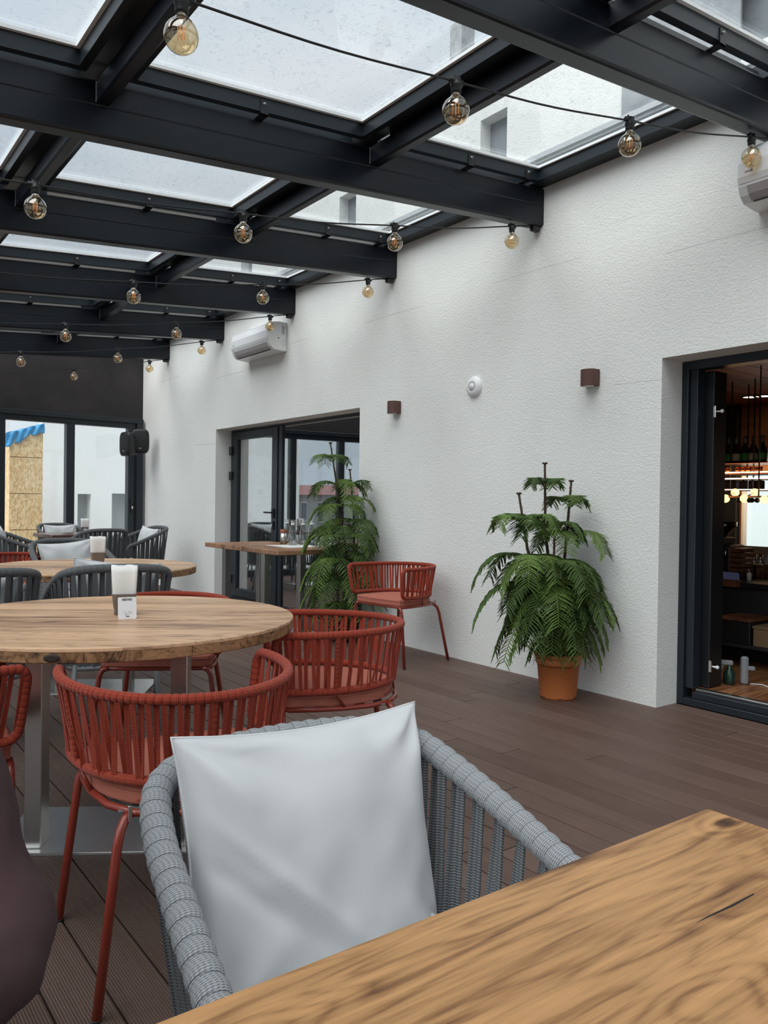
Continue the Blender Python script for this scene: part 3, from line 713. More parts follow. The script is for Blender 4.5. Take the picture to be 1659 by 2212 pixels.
# loudspeakers
SPK = mat('black_speaker_shell', (.010, .010, .011), .4); GRL = mat('speaker_grille', (.006, .006, .007), .6, bump=.6, bscale=300)
def speaker(loc, rz, lab, tilt=0):
    o = empty('loudspeaker', loc, rz); tag(o, lab, 'speaker')
    pl = []
    w, hh = .118, .165
    for i in range(32):
        a = 2*PI*i/32; c, s = math.cos(a), math.sin(a)
        pl.append((w*abs(c)**.45*(1 if c > 0 else -1), hh*abs(s)**.55*(1 if s > 0 else -1)))
    def shell(rows, m, nm):
        q = MB(); n = 32; vs = []; fs = []
        for (sc_, y) in rows: vs += [(p[0]*sc_, y, p[1]*(.3+.7*sc_)) for p in pl]
        for k_ in range(len(rows)-1):
            for i in range(n): fs.append((k_*n+i, k_*n+(i+1) % n, (k_+1)*n+(i+1) % n, (k_+1)*n+i))
        fs += [tuple(range(n-1, -1, -1)), tuple((len(rows)-1)*n+i for i in range(n))]
        q.add(vs, fs, None, True); return q.build(nm, m, o)
    shell([(.5, .19), (.78, .15), (.98, .06), (1.0, .02), (.97, .0), (.9, -.006)], SPK, 'cabinet')
    shell([(.86, -.004), (.84, -.012), (.75, -.016)], GRL, 'grille')
    MB().box((-.018, -.018, -.10), (.018, -.0155, -.092)).build('badge', mat('silver_badge', (.5, .5, .5), .4) if 'silver_badge' not in bpy.data.materials else bpy.data.materials['silver_badge'], o)
    MB().tube([(0, .18, 0), (0, .24, .0), (.06, .26, 0)], .012, 8).build('bracket', BLACK, o)
    return o
s = dep(303, 953, on(303, 953, 1, 10.55).y*0+0) if False else on(303, 953, 1, 10.62)
speaker(s, math.radians(-22), 'black loudspeaker nearest the corner facing the terrace')
s = on(269, 959, 1, 10.70); speaker(s, math.radians(-75), 'black loudspeaker turned sideways in front of the sliding window')

# ================================================================== STRING LIGHTS
def make_string(y, lab, proto=None):
    o = empty('string_light', (0, y, 0)); tag(o, lab, 'string light', 'festoon lights under the beams')
    def cz(x):       # hanging curve
        t = (x+.5)/4.48; return 2.485 + .555*max(0, t)**2.05 if x > -.5 else 2.485+.02*(x+.5)**2
    xs = [-2.6+.11*i for i in range(60)]; xs = [x for x in xs if x < 3.9]+[3.93, 3.99]
    MB().tube([(x, 0, cz(x)+.012*math.sin((x-.845)/.97*PI)**2*-.6) for x in xs], .0042, 6).build('cable', CABLE, o)
    MB().bbox((3.955, -.02, 3.00), (4.015, .02, 3.035), .005).build('clamp', BLACK, o)
    for bx in (-2.03, -1.06, -.09, .845, 1.84, 2.81, 3.77):
        sk = MB().lathe([(.0, .012), (.017, .012), (.018, -.006), (.021, -.010), (.021, -.018), (.018, -.022), (.019, -.034), (.017, -.040), (0, -.040)], 14).tube([(-.03, 0, 0), (.03, 0, 0)], .0105, 8).tube([(-.012, 0, .01), (-.012, 0, .02)], .004, 6).build('socket', BLACK, o)
        sk.location = (bx, 0, cz(bx))
        bp = [(.013, -.036), (.0145, -.046), (.020, -.054)]
        r = .0475; cz_ = -.100
        for i in range(1, 17):
            a = .62+(PI-.62)*i/16; bp.append((max(r*math.sin(a), 0.0005), cz_+r*math.cos(a)))
        bu = MB().lathe(bp, 24).build('bulb', BULBG, o); bu.location = (bx, 0, cz(bx))
        fs = MB()
        for k_ in range(4):
            a = PI/4+k_*PI/2; fs.tube([(.010*math.cos(a), .010*math.sin(a), -.075), (.010*math.cos(a), .010*math.sin(a), -.112)], .0013, 5)
        fs.build('filament', FIL, bu)
        MB().lathe([(.0125, -.040), (.0125, -.052), (0, -.052)], 12).build('cap', CHROME, bu)
        MB().tube([(0, 0, -.052), (0, 0, -.078)], .0035, 6).tube([(0, 0, -.078), (0, 0, -.112)], .0012, 5).build('stem', CHROME, bu)
    return o
labs = ['string of amber globe bulbs nearest the camera along the top right', 'string of globe bulbs under the second beam ending at its wall corner', 'string of globe bulbs under the third beam', 'string of globe bulbs under the fourth beam crossing the air conditioner',
        'string of small globe bulbs under the fifth beam', 'farthest string of globe bulbs in front of the dark plaster']
for y, l in zip((2.09, 3.71, 5.33, 6.99, 8.62, 10.28), labs): make_string(y, l)
for o in list(C.objects):
    if o.name.startswith('string_light') and 'group' in o: del o['group']
# ================================================================== TABLES
T = .757
def square_post(p, nm, b0, b1, z0, z1): return MB().bbox((b0[0], b0[1], z0), (b1[0], b1[1], z1), .003).build(nm, BRUSH, p)
def round_table(x, y, rz, lab, knot=False):
    o = empty('round_table', (x, y, 0), rz); tag(o, lab, 'table')
    R_ = .620; n = 96
    pl = [(R_*math.cos(2*PI*i/n), R_*math.sin(2*PI*i/n)) for i in range(n)]
    MB().prism(pl, T-.012, T, .0025).build('tabletop', WOODT, o)
    ne = 13                                   # edge staves
    for i in range(ne):
        a0, a1 = 2*PI*i/ne+.0015, 2*PI*(i+1)/ne-.0015; q = MB(); vs = []; m = 8
        for j in range(m+1):
            a = a0+(a1-a0)*j/m
            for (r, z) in ((R_-.0008, T-.012), (R_-.001, T-.040), (R_-.003, T-.0425), (R_-.09, T-.0425), (R_-.09, T-.012)): vs.append((r*math.cos(a), r*math.sin(a), z))
        fs = [(j*5+k, j*5+(k+1) % 5, (j+1)*5+(k+1) % 5, (j+1)*5+k) for j in range(m) for k in range(5)]+[(4,3,2,1,0), tuple(m*5+k for k in range(5))]
        e = q.add(vs, fs).build('edge_stave', WOODE, o)
    MB().prism([(p[0]*.86, p[1]*.86) for p in pl], T-.040, T-.0125).build('core_board', WOODE, o)
    if knot:       # dark knot in the near edge
        a = math.radians(knot); mk = Matrix.Rotation(a, 4, 'Z') @ Matrix.Translation((R_-.002, 0, T-.027)) @ Matrix.Rotation(PI/2, 4, 'Y')
        MB().lathe([(.0125, .0), (.0115, .0018), (.006, .0024), (0, .0016)], 16, m=mk @ Matrix.Diagonal((1.0, 1.9, 1, 1))).build('knot', mat('dark_wood_knot', (.022, .012, .008), .6, var=.5, vscale=90), o)
    for cx0 in (-.222, .250): square_post(o, 'leg', (cx0-.028, -.165), (cx0+.028, -.085), .010, T-.045)
    for s in (-1, 1): square_post(o, 'leg', (s*.222-.030, .085), (s*.222+.030, .165), .010, T-.045) if False else None
    MB().bbox((-.30, -.17, T-.047), (.30, .17, T-.0425), .001).build('mounting_plate', BRUSH, o)
    MB().bbox((-.36, -.20, 0), (.36, .20, .010), .0015).build('base_plate', PLATE, o)
    return o
TR1 = math.radians(-32.7)
t1 = round_table(.917, 2.805, TR1, 'near round oak table with the menu card and steel base plate', -91)
t2 = round_table(1.495, 5.011, TR1, 'second round oak table farther back among grey lounge chairs')

def rect_table(x0, y0, x1, y1, rz, lab, top, name='rectangular_table', legs='posts', thick=.040, z=T):
    o = empty(name, ((x0+x1)/2, (y0+y1)/2, 0), rz); tag(o, lab, 'table')
    hx, hy = (x1-x0)/2, (y1-y0)/2
    MB().bbox((-hx, -hy, z-thick), (hx, hy, z), .004).build('tabletop', top, o)
    return o, hx, hy
# wall-side table
cA = on(600, 1190, 2, T); cB = on(428, 1172, 2, T)
ang = math.atan2(cB.x-cA.x, cB.y-cA.y)
o, hx, hy = rect_table(cA.x, cA.y, cA.x+.70, cB.y, 0, 'rectangular brown table with carafes in front of the left glass door', WOODB)
for s in (-1, 1):
    for q in (-.18, .18): square_post(o, 'leg', (s*.0+q-.03-.10, s*(hy-.34)-.035), (s*.0+q+.03-.10, s*(hy-.34)+.035), .01, T-.04)
    MB().bbox((-.34, s*(hy-.34)-.17, 0), (.16, s*(hy-.34)+.17, .01), .001).build('base_plate', PLATE, o)
bar_t = o
# far dark table by the sliding windows
o, hx, hy = rect_table(2.30, 9.32, 2.98, 10.0, math.radians(4), 'dark brown square table near the sliding windows among grey chairs', wood('dark_stained_top', (.13, .065, .045), (.09, .04, .03), (.04, .02, .015), plank=.1, rough=.3), 'square_table')
for s in (-1, 1): square_post(o, 'leg', (s*.12-.03, -.04), (s*.12+.03, .04), .01, T-.04)
MB().bbox((-.25, -.2, 0), (.25, .2, .01), .001).build('base_plate', PLATE, o)
# foreground table
fx, fy = on(1525, 1742, 2, T).x, on(1525, 1742, 2, T).y
o = empty('dining_table', (fx, fy, 0)); tag(o, 'large oak dining table filling the foreground with a dark knot near its corner', 'table')
tt = MB().bbox((-1.75, -.82, T-.042), (0, 0, T), .006).build('tabletop', WOODF, o)
for s in (-.35, -1.35):
    for q in (-.56, -.26): square_post(o, 'leg', (s-.03, q-.04), (s+.03, q+.04), .01, T-.042)
    MB().bbox((s-.2, -.66, 0), (s+.2, -.16, .01), .001).build('base_plate', PLATE, o)
ck = [on(u, v, 2, T)-Vector((fx, fy, .0012)) for u, v in ((1485, 2003), (1530, 1980), (1580, 1957), (1628, 1931))]
g_ = MB().tube(ck, [.0010, .0018, .0022, .0018], 6).build('dark_crack', mat('wood_crack', (.012, .01, .009), .7), o)

# ================================================================== RED CHAIRS
def sup(t, rx, ry, cy): return (rx*math.sin(t), cy-ry*math.cos(t))      # t=0 at the back
RT, RL = .700, .494
def rail_path(n=72):
    th = PI/2+.33
    up, lo = [], []
    for i in range(n+1):
        t = -th+2*th*i/n
        x, y = sup(t, .304, .392, .125); up.append(Vector((x, y, RT)))
        x, y = sup(t, .272, .350, .115); lo.append(Vector((x, y, RL)))
    return up, lo
def rounded(up, lo, r=.045):
    # closed loop with rounded front corners
    def corner(a, b, c, k=5):
        out = []
        for i in range(k+1):
            t = i/k; out.append(a*(1-t)**2+b*2*t*(1-t)+c*t*t)
        return out
    U = up[2:-2]; L = lo[2:-2]
    fr_u, fr_l = up[-1], lo[-1]
    fl_u, fl_l = up[0], lo[0]
    pts = list(U)
    d = (fr_l-fr_u).normalized()
    pts += corner(U[-1], fr_u, fr_u+d*r)[1:]; pts += [fr_u.lerp(fr_l, .5)]; pts += corner(fr_l-d*r, fr_l, L[-1])
    pts += L[::-1][1:]
    d = (fl_l-fl_u).normalized()
    pts += corner(L[0], fl_l, fl_l-d*r)[1:]; pts += [fl_l.lerp(fl_u, .5)]; pts += corner(fl_u+d*r, fl_u, U[0])[:-1]
    return pts
def resample(pts, step, closed=False):
    P_ = pts+([pts[0]] if closed else []); L = [0]
    for i in range(1, len(P_)): L.append(L[-1]+(P_[i]-P_[i-1]).length)
    n = max(2, int(round(L[-1]/step))); out = []; j = 0
    for i in range(n+(0 if closed else 1)):
        s = L[-1]*i/n
        while j < len(L)-2 and L[j+1] < s: j += 1
        t = (s-L[j])/max(1e-9, L[j+1]-L[j]); out.append(P_[j].lerp(P_[j+1], min(1, t)))
    return out, L[-1]
def wrapped(pts, r, wrap, closed, mb, n=12, amp=.10):
    q, L = resample(pts, wrap/5, closed)
    rad = []; s = 0
    for i in range(len(q)):
        if i: s += (q[i]-q[i-1]).length
        ph = (s/wrap) % 1; rad.append(r*(1+amp*(-1.0 if ph < .11 else (-.1+1.1*math.sin(PI*(ph*.8+.1))))))
    return mb.tube(q, rad, n, closed=closed)
def strap(mb_pts, w, th, tw0, tw1, out):
    # flat band through points, twisting from tw0 to tw1 about its run
    q = MB(); vs = []; m = len(mb_pts); uv = []; L = 0
    for i, p in enumerate(mb_pts):
        t = i/(m-1)
        d = (mb_pts[min(i+1, m-1)]-mb_pts[max(i-1, 0)]).normalized()
        nrm = (out - d*out.dot(d)).normalized(); side = d.cross(nrm)
        a = tw0+(tw1-tw0)*t; s2 = side*math.cos(a)+nrm*math.sin(a); n2 = -side*math.sin(a)+nrm*math.cos(a)
        for (sa, sb) in ((-1, -1), (1, -1), (1, 1), (-1, 1)): vs.append(p+s2*(w/2*sa)+n2*(th/2*sb))
    fs = []; uvs = []
    for i in range(m-1):
        l = (mb_pts[i+1]-mb_pts[i]).length
        for k, (ua, ub) in enumerate(((0, w), (w, w+th), (0, w), (w, w+th))):
            k2 = (k+1) % 4
            fs.append((i*4+k, i*4+k2, (i+1)*4+k2, (i+1)*4+k)); uvs.append([(L, ua), (L, ub), (L+l, ub), (L+l, ua)])
        L += l
    return q.add(vs, fs, uvs)
def make_red():
    rnd = random.Random(11)
    o = empty('armchair')
    up, lo = rail_path()
    wrapped(rounded(up, lo), .0132, .0185, True, MB(), amp=.09).build('rail', REDW, o)
    N_ = 64; n = len(up)-1
    for i in range(N_):
        t = (i+.8)/(N_+.6)*n; j = int(t); f = t-j
        a = up[j].lerp(up[min(j+1, n)], f)
        t2 = min(max(t+rnd.uniform(-.35, .35)+(.22 if i % 2 else -.22), 0), n-.001); j2 = int(t2); f2 = t2-j2
        b = lo[j2].lerp(lo[min(j2+1, n)], f2)
        out = Vector((a.x, a.y-.12, 0)).normalized(); off = .009 if i % 2 else -.004
        pts = [a+out*off, a.lerp(b, .5)+out*(off*.6+.001), b+out*(.009 if rnd.random() < .5 else -.003)]
        tw = rnd.choice((0, 0, .15, .5, .9, 1.2)) if i % 2 else rnd.choice((0, .1, .3, -.5))
        strap(pts, .0138, .0028, 0.0, tw, out).build('strap', REDR, o)
    # frame
    ZF = .425
    ring = [(-.215, .205), (-.13, .212), (0, .214), (.13, .212), (.215, .205), (.235, .19), (.243, .10), (.238, .0), (.215, -.11), (.165, -.19), (.09, -.232), (0, -.246), (-.09, -.232), (-.165, -.19), (-.215, -.11), (-.238, .0), (-.243, .10), (-.235, .19)]
    MB().tube([(p[0], p[1], ZF) for p in ring], .0095, 8, closed=True).build('seat_frame', REDM, o)
    for sx in (-1, 1):
        q = MB().tube([(sx*.288, .228, .004), (sx*.245, .214, .36), (sx*.240, .214, .395), (sx*.228, .214, .418), (sx*.205, .213, ZF+.003)], .0115, 10).build('leg', REDM, o)
        MB().lathe([(0, 0), (.011, 0), (.012, .006), (0, .006)], 10, (sx*.288, .228, 0)).build('foot_cap', BLACK, q)
        q = MB().tube([(sx*.262, -.268, .004), (sx*.212, -.215, .36), (sx*.203, -.205, .395), (sx*.190, -.190, .414), (sx*.172, -.180, ZF)], .0115, 10).build('leg', REDM, o)
        MB().lathe([(0, 0), (.011, 0), (.012, .006), (0, .006)], 10, (sx*.262, -.268, 0)).build('foot_cap', BLACK, q)
        MB().tube([(sx*.238, -.01, ZF), (sx*.268, .03, RL)], .005, 6).build('upright', REDM, o)
        wrapped([Vector((sx*.268, .03, RL)), Vector((sx*.300, .03, RT))], .0075, .016, False, MB()).build('wrapped_upright', REDW, o)
    MB().tube([(0, -.246, ZF), (0, -.240, RL)], .005, 6).build('upright', REDM, o)
    wrapped([Vector((.0, -.238, RL)), Vector((.0, -.267, RT))], .0075, .016, False, MB()).build('wrapped_upright', REDW, o)
    for k in range(5):
        y = .15-.075*k; MB().box((-.20, y-.018, ZF-.003), (.20, y+.018, ZF+.001)).build('webbing', GRYM, o)
    # cushion
    pl = [(-.225, .215), (-.11, .225), (0, .228), (.11, .225), (.225, .215), (.238, .19)]
    for i in range(0, 21):
        a = PI*i/20; pl.append((.240*math.cos(a)*(1), .06-.290*math.sin(a)**.9 if math.sin(a) > 0 else .06))
    pl.append((-.238, .19)); pl = pl[::-1]
    ar = sum(pl[i-1][0]*pl[i][1]-pl[i][0]*pl[i-1][1] for i in range(len(pl)))
    if ar < 0: pl = pl[::-1]
    cu = MB().prism(pl, ZF+.008, ZF+.056, .007).build('seat_cushion', REDC, o)
    MB().tube([(p[0]*1.004, p[1]*1.003, ZF+.044) for p in pl], .0022, 5, closed=True).build('piping', REDC, cu)
    zp = MB().tube([(-.16, -.176, ZF+.024), (-.09, -.222, ZF+.024), (0, -.236, ZF+.024), (.09, -.222, ZF+.024), (.16, -.176, ZF+.024)], .0024, 5).build('zip', REDM, cu)
    MB().bbox((-.1855, -.2055, ZF-.014), (-.1765, -.2025, ZF+.024), .001).build('zip_pull', CHROME, cu)
    return o
red = make_red()
def place(o0, used, x, y, ang, lab, grp=None, z=0):
    o = o0 if not used else copy_tree(o0)
    o.location = (x, y, z); o.rotation_euler = (0, 0, ang-PI/2); tag(o, lab, 'chair', grp); return o
REDG = 'rust red rope armchairs'
REDP = [(.850, 2.020, 1.425, 'rust red rope armchair before the near round table, its back to the camera'),
        (1.696, 2.602, 2.717, 'rust red rope armchair right of the near round table seen from its side'),
        (3.64, 4.695, 3.276, 'rust red rope armchair standing alone against the white wall'),
        (.303, 2.656, -.09, 'rust red rope armchair cut off by the left edge beside the steel table leg'),
        (1.40, 3.584, 4.161, 'rust red rope armchair on the far side of the near round table'),
        (.72+.70, 6.95, 4.0, 'distant red rope armchair at the far left behind the second round table')]
def place_reds():
    for i, (x, y, a, l) in enumerate(REDP): place(red, i > 0, x, y, a, l, REDG)
place_reds()

# ================================================================== GREY LOUNGE CHAIRS
def lounge_path():
    ctl = [(0,-.286,.785),(.11,-.279,.783),(.195,-.258,.774),(.25,-.205,.755),(.276,-.11,.718),(.287,0,.680),(.295,.11,.640),(.30,.225,.600)]
    full = [Vector((-x,y,z)) for x,y,z in ctl[::-1]]+[Vector(p) for p in ctl[1:]]
    out = []
    for i in range(len(full)-1):
        p0 = full[max(i-1,0)]; p1 = full[i]; p2 = full[i+1]; p3 = full[min(i+2,len(full)-1)]
        for k in range(5):
            t = k/5; out.append(.5*((2*p1)+(p2-p0)*t+(2*p0-5*p1+4*p2-p3)*t*t+(3*p1-p0-3*p2+p3)*t**3))
    out.append(full[-1]); return out
def make_lounge(rm, sm, big):
    rnd = random.Random(5)
    o = empty('lounge_chair'); up = lounge_path(); n = len(up)-1
    if big: up = [Vector((p.x*1.045, p.y, p.z-.054)) for p in up]
    lo = []
    for p in up: lo.append(Vector((p.x*.86, p.y*.86+.005, .315)))
    # rail continues down into the front legs
    ends = []
    for e, sx in ((0, -1), (n, 1)):
        p = up[e]; ends.append([p+Vector((0, .030, -.006)), p+Vector((-.002*sx, .052, -.026)), p+Vector((-.006*sx, .060, -.06)), Vector((p.x*.98, p.y+.055, .33))])
    path = ends[0][::-1]+up+ends[1]
    wrapped(path, .0215 if big else .020, .029 if big else .028, False, MB(), 14, .17 if big else .06).build('rail', rm if big else DGW, o)
    N_ = 60 if big else 50
    for i in range(N_):
        t = (i+.5)/N_*n; j = int(t); f = t-j
        a = up[j].lerp(up[j+1], f); t2 = min(max(t+rnd.uniform(-.25, .25), 0), n-.001); j2 = int(t2)
        b = lo[j2].lerp(lo[j2+1], t2-j2)
        out = Vector((a.x, a.y, 0)).normalized()
        off = .014 if i % 2 else -.012
        pts = [a+out*off, a.lerp(b, .5)+out*(.004+off*.4), b+out*.006]
        strap(pts, .0175 if big else .0245, .004, rnd.uniform(-.1, .1), rnd.choice((0, .2, -.3, .45, .1)), out).build('strap', sm, o)
    MB().tube(lo, .013, 8).build('lower_rail', GRYM, o)
    MB().tube([lo[0], Vector((0, lo[0].y+.02, .315)), lo[-1]], .012, 8).build('front_rail', GRYM, o)
    for sx in (-1, 1):
        e = up[0 if sx < 0 else n]
        MB().tube([(e.x*.98, e.y+.055, .34), (e.x*1.0, e.y+.075, .003)], .0135, 10).build('leg', GRYM, o)
        MB().tube([(sx*.19, -.21, .33), (sx*.225, -.28, .003)], .0135, 10).build('leg', GRYM, o)
    pl = []
    for i in range(28):
        a = 2*PI*i/28; c, s = math.cos(a), math.sin(a)
        pl.append((.235*abs(c)**.55*(1 if c > 0 else -1), .0+.225*abs(s)**.6*(1 if s > 0 else -1)))
    MB().prism(pl, .322, .425, .02, smooth=True).build('seat_cushion', SEATG if not big else CUSH, o)
    return o
def pillow(name, w, h, t, m, seed=0, wr=.012, nn=40):
    q = MB(); vs = []; fs = []; uvs = []
    def P_(u, v, s):
        ed = (1-abs(u)**3.2)*(1-abs(v)**3.2)
        th = t/2*max(0, ed)**.55
        x = u*w/2*(1-.08*(1-v*v)*abs(u)**2); y = v*h/2*(1-.085*(1-u*u)*abs(v)**2)
        # creases running from corners and from the top seam
        k = 0
        for (cx_, cy_, fr_, ph) in ((-1, -1, 9, .3), (1, -1, 8, 1.1), (-1, 1, 7, 2.0), (1, 1, 9, .7)):
            dx, dy = u-cx_, v-cy_; d = math.hypot(dx, dy)+1e-6; an = math.atan2(dy, dx)
            k += math.sin(an*fr_+ph+seed)*math.exp(-d*2.0)*1.1
        k += .9*math.sin(u*7+v*2.2+seed*1.7)*max(0, v)**1.5*(1-v**6)+.8*noise.noise(Vector((u*1.6+seed, v*1.8, s*3)))+.35*noise.noise(Vector((u*4+seed, v*3.0, s*5)))
        k += .9*math.exp(-((u*.8+v*.75+.42)/.055)**2)*math.exp(-((u+.3)**2+(v+.35)**2)*2.2)
        k -= .7*math.exp(-((u*.75+v*.8+.60)/.06)**2)*math.exp(-((u+.4)**2+(v+.4)**2)*2.2)
        return Vector((x, y, s*(th+wr*k*min(1, ed*3))))
    for s in (1, -1):
        o_ = len(vs)
        for i in range(nn+1):
            for j in range(nn+1):
                u, v = math.sin((i/nn*2-1)*PI/2*.999)*.5+(i/nn*2-1)*.5, math.sin((j/nn*2-1)*PI/2*.999)*.5+(j/nn*2-1)*.5
                vs.append(P_(u, v, s))
        for i in range(nn):
            for j in range(nn):
                a = o_+i*(nn+1)+j; f = (a, a+nn+1, a+nn+2, a+1)
                fs.append(f if s > 0 else f[::-1])
    q.add(vs, fs, None, True)
    o = q.build(name, m)
    pts = [(-w/2+w*i/16, 0) for i in range(17)]
    pa = []
    for i in range(17): pa.append(P_(-1+2*i/16, 1, 0))
    for i in range(1, 17): pa.append(P_(1, 1-2*i/16, 0))
    for i in range(1, 17): pa.append(P_(1-2*i/16, -1, 0))
    for i in range(1, 16): pa.append(P_(-1, -1+2*i/16, 0))
    MB().tube(pa, .0028, 5, closed=True).build('seam', m, o)
    return o
loungeG = make_lounge(GRYR, GRYS, True)
loungeD = make_lounge(DGR, DGR, False)
def orient(o, TL, TR, BL, BR=None):
    # place a pillow by three corners (its local x right, y up, z out of the face)
    TL, TR, BL = Vector(TL), Vector(TR), Vector(BL)
    if BR is None: BR = BL+(TR-TL)
    BR = Vector(BR); c = (TL+TR+BL+BR)/4
    x = ((TR-TL)+(BR-BL)).normalized(); y = ((TL-BL)+(TR-BR)); y = (y-x*y.dot(x)).normalized(); z = x.cross(y)
    o.matrix_world = Matrix(((x.x, y.x, z.x, c.x), (x.y, y.y, z.y, c.y), (x.z, y.z, z.z, c.z), (0, 0, 0, 1)))
place(loungeG, False, .722, 1.010, -1.61, 'light grey rope lounge chair in the foreground holding a large pale cushion')
def corner_at(u, v, d): return dep(u, v, d)
pw = pillow('cushion', .525, .44, .165, CUSH, 0, .013, 64)
TLc, TRc, BLc = Vector((.482, 1.180, .788)), Vector((1.005, 1.224, .757)), Vector((.47, 1.08, .385))
orient(pw, TLc, TRc, BLc, (.955, 1.13, .365)); tag(pw, 'large pale grey cushion leaning in the foreground lounge chair', 'cushion')
sx_ = ((TRc-TLc).length/.52); 
# distant lounge chairs
LD = [(.66, 4.20, 1.75, 'dark grey lounge chair at the left edge between the two round tables', (True)),
      (1.345, 4.21, 1.40, 'dark grey lounge chair seen from behind just beyond the napkin cup of the near table', True),
      (1.763, 6.43, -1.55, 'grey lounge chair facing the camera across the second round table', True),
      (1.98, 9.75, -.374, 'grey lounge chair at the far left before the sliding windows', True),
      (2.72, 9.0, 1.672, 'grey lounge chair with its back to the camera in front of the dark square table', True),
      (3.38, 9.50, 3.25, 'grey lounge chair nearest the white wall by the dark square table', True),
      (2.80, 10.58, -1.35, 'grey lounge chair behind the dark square table against the sliding windows', True)]
PILN = ['pale cushion poking up from the lounge chair at the left edge', 'pale cushion showing both corners above the lounge chair behind the near table', 'wide pale cushion facing the camera beyond the second round table',
        'pale cushion in the far left lounge chair', 'pale cushion lying in the lounge chair before the dark square table', 'pale cushion standing in the lounge chair beside the white wall', 'pale cushion in the chair against the sliding windows']
pd = None
for i, (x, y, a, l, p) in enumerate(LD):
    place(loungeD, i > 0, x, y, a, l, 'grey rope lounge chairs')
    if i < 2: ch_ = [c for c in C.objects if c.get('label') == l][0]; ch_.scale = (1, 1, 1.055)
    if pd is None: pd = pillow('cushion', .43, .42, .12, CUSH, 2.0, .011, 26); q = pd
    else: q = copy_tree(pd)
    tilt = math.radians(78); f = Vector((math.cos(a), math.sin(a), 0)); rgt = Vector((math.sin(a), -math.cos(a), 0))
    base = Vector((x, y, 0))-f*.05+Vector((0, 0, .455 if i < 2 else .43)); upv = (Vector((0, 0, 1))*math.sin(tilt)-f*math.cos(tilt))
    c = base+upv*.20; zz = (f*math.sin(tilt)+Vector((0, 0, 1))*math.cos(tilt)); xx = upv.cross(zz)
    rl_ = Matrix.Rotation(random.uniform(-.14, .14), 3, zz); xx = rl_ @ xx; upv = rl_ @ upv
    q.matrix_world = Matrix(((xx.x, upv.x, zz.x, c.x), (xx.y, upv.y, zz.y, c.y), (xx.z, upv.z, zz.z, c.z), (0, 0, 0, 1)))
    tag(q, PILN[i], 'cushion', 'pale cushions on the grey lounge chairs')

# ================================================================== TABLE-TOP THINGS
def napkin_holder(x, y, z, rz, lab, s=1.0):
    o = empty('napkin_holder', (x, y, z), rz); tag(o, lab, 'napkin holder')
    def rr(hx, hy, r, n=5):
        pts = []
        for (cx_, cy_, a0) in ((hx-r, hy-r, 0), (-hx+r, hy-r, PI/2), (-hx+r, -hy+r, PI), (hx-r, -hy+r, 1.5*PI)):
            for i in range(n+1): a = a0+PI/2*i/n; pts.append((cx_+r*math.cos(a), cy_+r*math.sin(a)))
        return pts
    q = MB(); lv = [(rr(.030, .024, .010), 0), (rr(.034, .027, .012), .004), (rr(.042, .033, .014), .075), (rr(.0425, .0335, .014), .076), (rr(.040, .031, .012), .0755), (rr(.034, .026, .010), .010)]
    n = len(lv[0][0]); vs = []; fs = []
    for p, zz in lv: vs += [(a, b, zz) for a, b in p]
    for k in range(len(lv)-1):
        for i in range(n): fs.append((k*n+i, k*n+(i+1) % n, (k+1)*n+(i+1) % n, (k+1)*n+i))
    fs += [tuple(range(n-1, -1, -1)), tuple((len(lv)-1)*n+i for i in range(n))]
    q.add(vs, fs, None, True).build('cup', HOLD, o)
    for k in range(7):
        t = -.022+.0073*k; m = MB(); vs = []; fs = []
        nx, nz_ = 8, 8
        for sgn in (-.0022, .0022):
            for i in range(nx+1):
                for j in range(nz_+1):
                    u = -1+2*i/nx; v = j/nz_
                    w_ = .034+.011*v**.7
                    vs.append((u*w_, t+sgn*(1-.6*u*u)+.004*math.sin(u*3+k)*v+.003*math.sin(v*7+k*2), .012+(.160+.003*math.sin(k*2.3))*v+.002*math.sin(u*5+k)))
        M_ = (nx+1)*(nz_+1)
        for i in range(nx):
            for j in range(nz_):
                a = i*(nz_+1)+j; fs.append((a, a+nz_+1, a+nz_+2, a+1)); fs.append((M_+a+1, M_+a+nz_+2, M_+a+nz_+1, M_+a))
        for j in range(nz_):
            fs.append((j, j+1, M_+j+1, M_+j)); a = nx*(nz_+1)+j; fs.append((a, M_+a, M_+a+1, a+1))
        for i in range(nx): a = i*(nz_+1)+nz_; fs.append((a, a+nz_+1, M_+a+nz_+1, M_+a))
        m.add(vs, fs, None, True).build('napkin', PAPER, o)
    return o
va = math.atan2(CAM.y-2.8, CAM.x-.93)
NA = on(268, 1327, 2, T)
napkin_holder(NA.x, NA.y, T, va+PI/2, 'taupe napkin cup full of white napkins on the near round table')
NB = on(211, 1219, 2, T)
napkin_holder(NB.x, NB.y, T, va+PI/2+.2, 'taupe napkin cup with white napkins on the second round table')
NC = on(180, 1155, 2, T)
napkin_holder(2.78, 9.66, T, va+PI/2+.1, 'farthest napkin cup on the dark square table')
